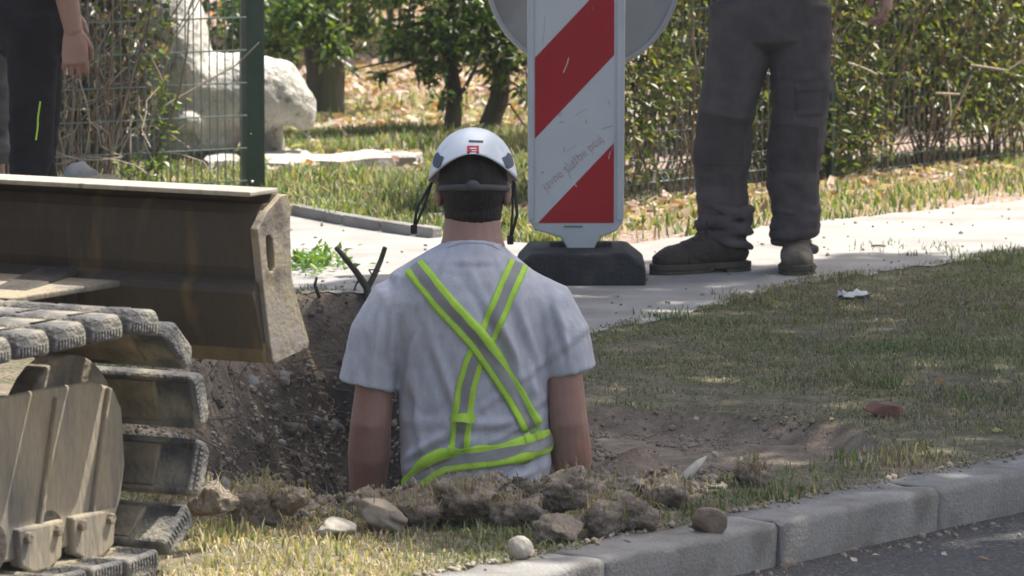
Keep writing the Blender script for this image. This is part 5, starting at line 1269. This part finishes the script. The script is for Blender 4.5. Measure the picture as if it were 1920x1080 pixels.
rock('flat_stone', 'flat pale sunlit stone lying in dry grass in front of the trench', 'stone', 634, 1008, 76, 38, palem, 4, rough=.22, flat=.8, fine=.02, depth=90)
rock('wedge_rock', 'tan wedge-shaped rock leaning to the right at the trench edge by the left arm', 'rock', 716, 988, 120, 62, rockm, 5, rough=.34, flat=.9, fine=.03, tilt=.5, tuft=20)
rock('turf_clod', 'large grassy clod covering the lower hem of the grey t-shirt', 'clod', 872, 972, 170, 92, clodm, 6, tuft=420, **TC)
rock('turf_clod', 'dark grassy clod between the wedge rock and the large hem-covering clod', 'clod', 790, 985, 110, 64, clodm, 16, tuft=240, **TC)
rock('turf_clod', 'dry turf clod at the right hip of the trench worker', 'clod', 1066, 955, 160, 86, clodm, 7, tuft=260, **TC)
rock('earth_clod', 'bare crumbly brown clod just behind the pale pebble', 'clod', 1044, 1018, 104, 58, clodm, 8, tuft=12, **TC)
rock('turf_clod', 'wide clod with dry grass hanging towards the kerb', 'clod', 1160, 1008, 170, 92, clodm, 9, tuft=460, **TC)
rock('turf_clod', 'grassy clod between the bare crumbly clod and the large hem-covering clod', 'clod', 962, 992, 130, 72, clodm, 17, tuft=220, **TC)
rock('earth_clod', 'flat dry clod lying on the soil ridge between the right-hip clod and the brown clod', 'clod', 1180, 935, 110, 50, clodm, 24, tuft=70, **TC)
rock('earth_clod', 'brown clod with a flat underside behind the brown kerb stone', 'clod', 1255, 950, 100, 58, clodm, 10, tuft=140, rough=.3, fine=.05)
rock('earth_clod', 'rounded brown mound of turf right of the white splinter', 'clod', 1405, 912, 80, 58, clodm, 11, tuft=260, **TC)
rock('brown_stone', 'squat brown stone lying on the back edge of the kerb', 'stone', 1327, 998, 74, 50, brownm, 12, z0=.012, rough=.16, flat=.8, fine=.012)
rock('pebble', 'round pale pebble sitting on the sunlit end of the kerb', 'pebble', 976, 1046, 50, 44, palem, 13, z0=.012, rough=.15, flat=.35, fine=.012)
rock('brick_fragment', 'reddish brown lump lying alone in the shaded verge grass on the right', 'brick fragment', 1656, 781, 78, 28, M('terracotta', (.22, .11, .075), (.16, .085, .06), 15, .9, .3, 60), 14, rough=.22, flat=.9, fine=.02)
rock('grey_stone', 'small grey stone in the dirt right beside the right forearm', 'stone', 1150, 884, 26, 17, greym, 15, rough=.15, fine=.01, sub=3)
rock('grey_stone', 'tiny grey stone in the scraped dirt above the small grey stone', 'stone', 1181, 862, 14, 12, greym, 18, rough=.15, fine=.01, sub=3)
heap = rock('soil_heap', 'low heap of dark soil below the left mesh fence seen over the dozer blade', 'soil heap', 170, 430, 330, 100, clodm, 19, z0=0, rough=.2, fine=.08, depth=420)
rock('boulder', 'smooth grey boulder lying on the soil heap behind the dozer blade', 'boulder', 152, 424, 96, 124, greym, 20, z0=0, rough=.14, flat=.3, fine=.01)
rock('grey_stone', 'small grey stone left of the boulder on the soil heap', 'stone', 62, 408, 34, 86, greym, 21, z0=0, rough=.15, fine=.01, sub=3)
rock('grey_stone', 'flat grey stone at the trench lip beside the flat pale stone', 'stone', 570, 968, 20, 13, greym, 22, rough=.15, fine=.01, sub=3)
# white splinter of root, scraps, twigs
def tube_thing(name, lab, cat, pts, r_, mat, part, extra=(), n=8, ref=(0, 1, 0)):
    root = thing(name, tuple(pts[0]), lab, cat); m_ = MB(); m_.tube(pts, r_, n, ref=ref, cap=.4); m_.obj(part, mat, root, True)
    for pn, pp, rr in extra: m_ = MB(); m_.tube(pp, rr, 6, cap=.3); m_.obj(pn, mat, root, True)
    return root
g = G(1290, 900); ys = g.y
tube_thing('wood_splinter', 'pale broken root splinter poking out of the dirt beside the kerb clods', 'splinter', [A(1276, 900, ys - .02), A(1292, 888, ys), A(1312, 868, ys + .03), A(1324, 857, ys + .05)], [(.008, .006), (.014, .008), (.010, .006), (.003, .003)], M('bare_wood', (.46, .44, .38), (.36, .33, .27), 30, .85), 'splinter_body', n=6)
rock('white_chip', 'small white chip lying at the tip of the pale root splinter', 'chip', 1340, 857, 16, 12, palem, 23, sub=3)
def scrap(name, lab, cat, px, py, w_, dy, mat, seed, part):
    rg = np.random.default_rng(seed); g = G(px, py, gz(*g2(px, py))); s_ = g.y / FPX; root = thing(name, tuple(g), lab, cat)
    n = 8; m_ = MB(); vs = []
    for i in range(n):
        for j in range(6): vs.append(g + Vector(((i / (n - 1) - .5) * w_ * s_ + rg.normal(0, .003), (j / 5 - .5) * dy + rg.normal(0, .006), .018 + rg.normal(0, .006))))
    m_.add(vs, [(i * 6 + j, (i + 1) * 6 + j, (i + 1) * 6 + j + 1, i * 6 + j + 1) for i in range(n - 1) for j in range(5) if not (i in (0, n - 2) and j in (0, 4))]); o = m_.obj(part, mat, root)
    md = o.modifiers.new('thick', 'SOLIDIFY'); md.thickness = .0012
scrap('plastic_scrap', 'crumpled blue-grey plastic scrap on the scraped dirt', 'plastic scrap', 1299, 779, 32, .10, M('blue_plastic', (.22, .29, .40), (.36, .40, .46), 40, .4), 3, 'foil')
scrap('paper_scrap', 'crumpled white paper scrap lying in the verge grass below the front-facing boot', 'paper scrap', 1602, 561, 62, .10, M('white_paper', (.6, .6, .58), (.5, .5, .48), 40, .8), 4, 'sheet')
tube_thing('twig', 'short straight twig lying on the sunlit path right of the boots', 'twig', [G(1634, 461, .010), G(1647, 460, .012), G(1660, 461, .010)], [.004] * 3, stemmat, 'twig_stem')
yb = G(690, 548).y - .08
tube_thing('forked_branch', 'dark forked branch sticking up out of the trench edge left of the shoulder', 'branch', [A(694, 580, yb), A(688, 540, yb), A(668, 510, yb), A(648, 485, yb), A(630, 464, yb)], [.013, .012, .010, .009, .0075], bark, 'fork', extra=[('fork', [A(688, 542, yb), A(702, 516, yb + .03), (A(714, 488, yb + .05)), A(722, 464, yb + .05)], [.010, .009, .008, .0075]), ('side_twig', [A(700, 520, yb + .03), A(692, 506, yb), A(708, 505, yb)], [.003, .0025, .002]), ('side_twig', [A(676, 522, yb), A(668, 532, yb), A(664, 545, yb)], [.004, .003, .002])])
tube_thing('root', 'thin dark root curving out of the dirt at the trench edge behind the blade', 'root', [A(600, 560, yb), A(590, 535, yb - .05), A(594, 520, yb - .05)], [.006, .005, .004], bark, 'root_stem')
# roots hanging in the trench wall and on the spoil
rg = np.random.default_rng(21); m_ = MB()
for i in range(95):
    px, py = rg.uniform(330, 690), rg.uniform(560, 900); P_ = None
    qs = [A(px, py, k) for k in np.arange(13.4, 18, .05)]; hz = ground_h(np.array([q.x for q in qs]), np.array([q.y for q in qs]))
    hh = [i for i, q in enumerate(qs) if q.z <= hz[i] + .004]
    if hh: P_ = qs[hh[0]]
    if P_ is None: continue
    q = [P_]; hd = Vector((rg.normal(0, 1), -.5, rg.normal(-.2, .6))).normalized()
    for k in range(4): hd = (hd + Vector((rg.normal(0, .4), rg.normal(0, .2), rg.normal(-.1, .4)))).normalized(); q.append(q[-1] + hd * rg.uniform(.02, .07))
    m_.tube(q, rg.uniform(.0009, .0022), 4)
tag(m_.obj('trench_roots', M('root_fibre', (.22, .17, .12), (.13, .10, .07), 30, .9)), kind='stuff')
# crumbs of soil and gravel: trench wall, lip and scrape
def crumbs(name, P3, r_, mat, seed):
    rg = np.random.default_rng(seed); bm = bmesh.new(); bmesh.ops.create_icosphere(bm, subdivisions=1, radius=1); v0 = np.array([p.co for p in bm.verts]); f0 = np.array([[q.index for q in p.verts] for p in bm.faces]); bm.free()
    N = len(P3); s_ = r_ * np.exp(rg.normal(0, .5, N)); sc = rg.uniform(.6, 1.3, (N, 1, 3)); V = v0[None] * sc * (1 + rg.normal(0, .16, (N, len(v0), 1))) * s_[:, None, None] + P3[:, None]
    F = (f0[None] + (np.arange(N) * len(v0))[:, None, None]).reshape(-1, 3)
    return tag(mk(name, V.reshape(-1, 3), F, mat, smooth=False), kind='stuff')
rg = np.random.default_rng(5); x = rg.uniform(-1.2, .5, 26000); y = rg.uniform(13, 18.1, 26000); d = sdf(PIT, x, y); k = (d > -.08 - .1 * rg.random(len(x)) * (x < .1)) & (d < .75); x, y = x[k], y[k]
u, v_ = px_of(x, y); pth = (v_ < interp(PATH_LO, u) + 8) & (d[k] < -.03); x, y = x[~pth], y[~pth]
crumbs('soil_crumbs', np.stack([x, y, ground_h(x, y) + .001], -1), .0055, clodm, 6)
x = rg.uniform(-1.2, -.2, 260); y = rg.uniform(13.1, 18.0, 260); d = sdf(PIT, x, y); k = (d > -.05) & (d < .7); x, y = x[k], y[k]
crumbs('trench_stones', np.stack([x, y, ground_h(x, y) + .004], -1), .017, greym, 16)
x = rg.uniform(-.1, 1.1, 6000); y = rg.uniform(13, 15.6, 6000); d = sdf(SCRAPE, x, y); k = (d > .0) & (fbm(x * 4, y * 4, None, 2, 8) > -.1); x, y = x[k], y[k]
crumbs('scraped_soil', np.stack([x, y, ground_h(x, y) + .001], -1), .0042, clodm, 7)
t_ = rg.uniform(-1, 2.6, 700); o_ = np.abs(rg.normal(0, .03, 700)); p = np.array(K0)[None] + np.array(KD)[None] * t_[:, None] + np.array(KN)[None] * (.15 - o_[:, None] * 1.0 + .03); p[:, 2] = .013
t2 = rg.uniform(-.7, .55, 22000); y2 = rg.uniform(12.4, 13.9, 22000); d2 = sdf(PIT, t2, y2); k2 = (d2 < .0) & (d2 > -.3) & (fbm(t2 * 5, y2 * 5, None, 2, 3) > -.15) & (kerb_dist(t2, y2) > .1) & ((t2 > -.5) | (d2 > -.12)); t2, y2 = t2[k2], y2[k2]
crumbs('lip_crumbs', np.stack([t2, y2, ground_h(t2, y2) + .002], -1), .006, clodm, 17)
crumbs('kerb_grit', p, .0035, rockm, 8)
t_ = rg.uniform(-1, 2.6, 200); o_ = np.abs(rg.normal(0, .10, 200)); p = np.array(K0)[None] + np.array(KD)[None] * t_[:, None] + np.array(KN)[None] * (-.01 - o_[:, None]); p[:, 2] = -.088
crumbs('gutter_grit', p, .0035, rockm, 9)
x = rg.uniform(-1.4, 2.2, 500); y = rg.uniform(16.5, 21, 500); u, v_ = px_of(x, y); k = (v_ > interp(PATH_UP, u)) & (v_ < interp(PATH_LO, u)); crumbs('path_grit', np.stack([x[k], y[k], np.full(k.sum(), .006)], -1), .005, rockm, 10)
# weeds growing at the path edge left of the forked branch
rg = np.random.default_rng(3); wd = thing('weed', tuple(G(588, 505)), 'small bright green weed growing on the path edge right of the dozer blade', 'weed')
p = G(585, 503); lp = np.array([[p.x + rg.normal(0, .055), p.y + rg.normal(0, .12), abs(rg.normal(.012, .018)) + .006] for i in range(240)])
V, F, K = leaves(lp, .036, pick(rg, len(lp), [(.10, .19, .03), (.16, .26, .05), (.06, .12, .025)], [3, 2, 2]), 50, -.3, .45); tag(mk('foliage', V, F, leafmat, wd, col=K), kind='stuff')

GROUPS = {'turf_clod': 'clods heaped along the trench edge', 'earth_clod': 'clods heaped along the trench edge', 'stone_slab': 'pale stone slabs in the lawn', 'shrub': 'garden shrubs behind the fences',
          'mesh_fence': 'wire mesh fence panels', 'grey_stone': 'grey stones on the dug soil', 'tree': 'garden trees behind the fence'}
for o in C.objects:
    if o.parent is None and 'category' in o and o.name.split('.')[0] in GROUPS: o['group'] = GROUPS[o.name.split('.')[0]]
# ------------------------------------------------------------------ air volume added to lift the blacks like lens glare
m_ = MB(); m_.box((0, 190, 5.0), (260, 330, 7.0)); hz_ = m_.obj('glare_veil', None)
hz_.data.materials.clear(); hm_ = bpy.data.materials.new('glare_veil_air'); hm_.use_nodes = True; hn = hm_.node_tree.nodes; hn.remove(hn['Principled BSDF'])
pv = hn.new('ShaderNodeVolumePrincipled'); pv.inputs['Color'].default_value = (.93, .95, 1, 1); pv.inputs['Density'].default_value = .0006; pv.inputs['Anisotropy'].default_value = .2
hm_.node_tree.links.new(pv.outputs[0], hn['Material Output'].inputs['Volume']); hz_.data.materials.append(hm_); tag(hz_, kind='stuff')
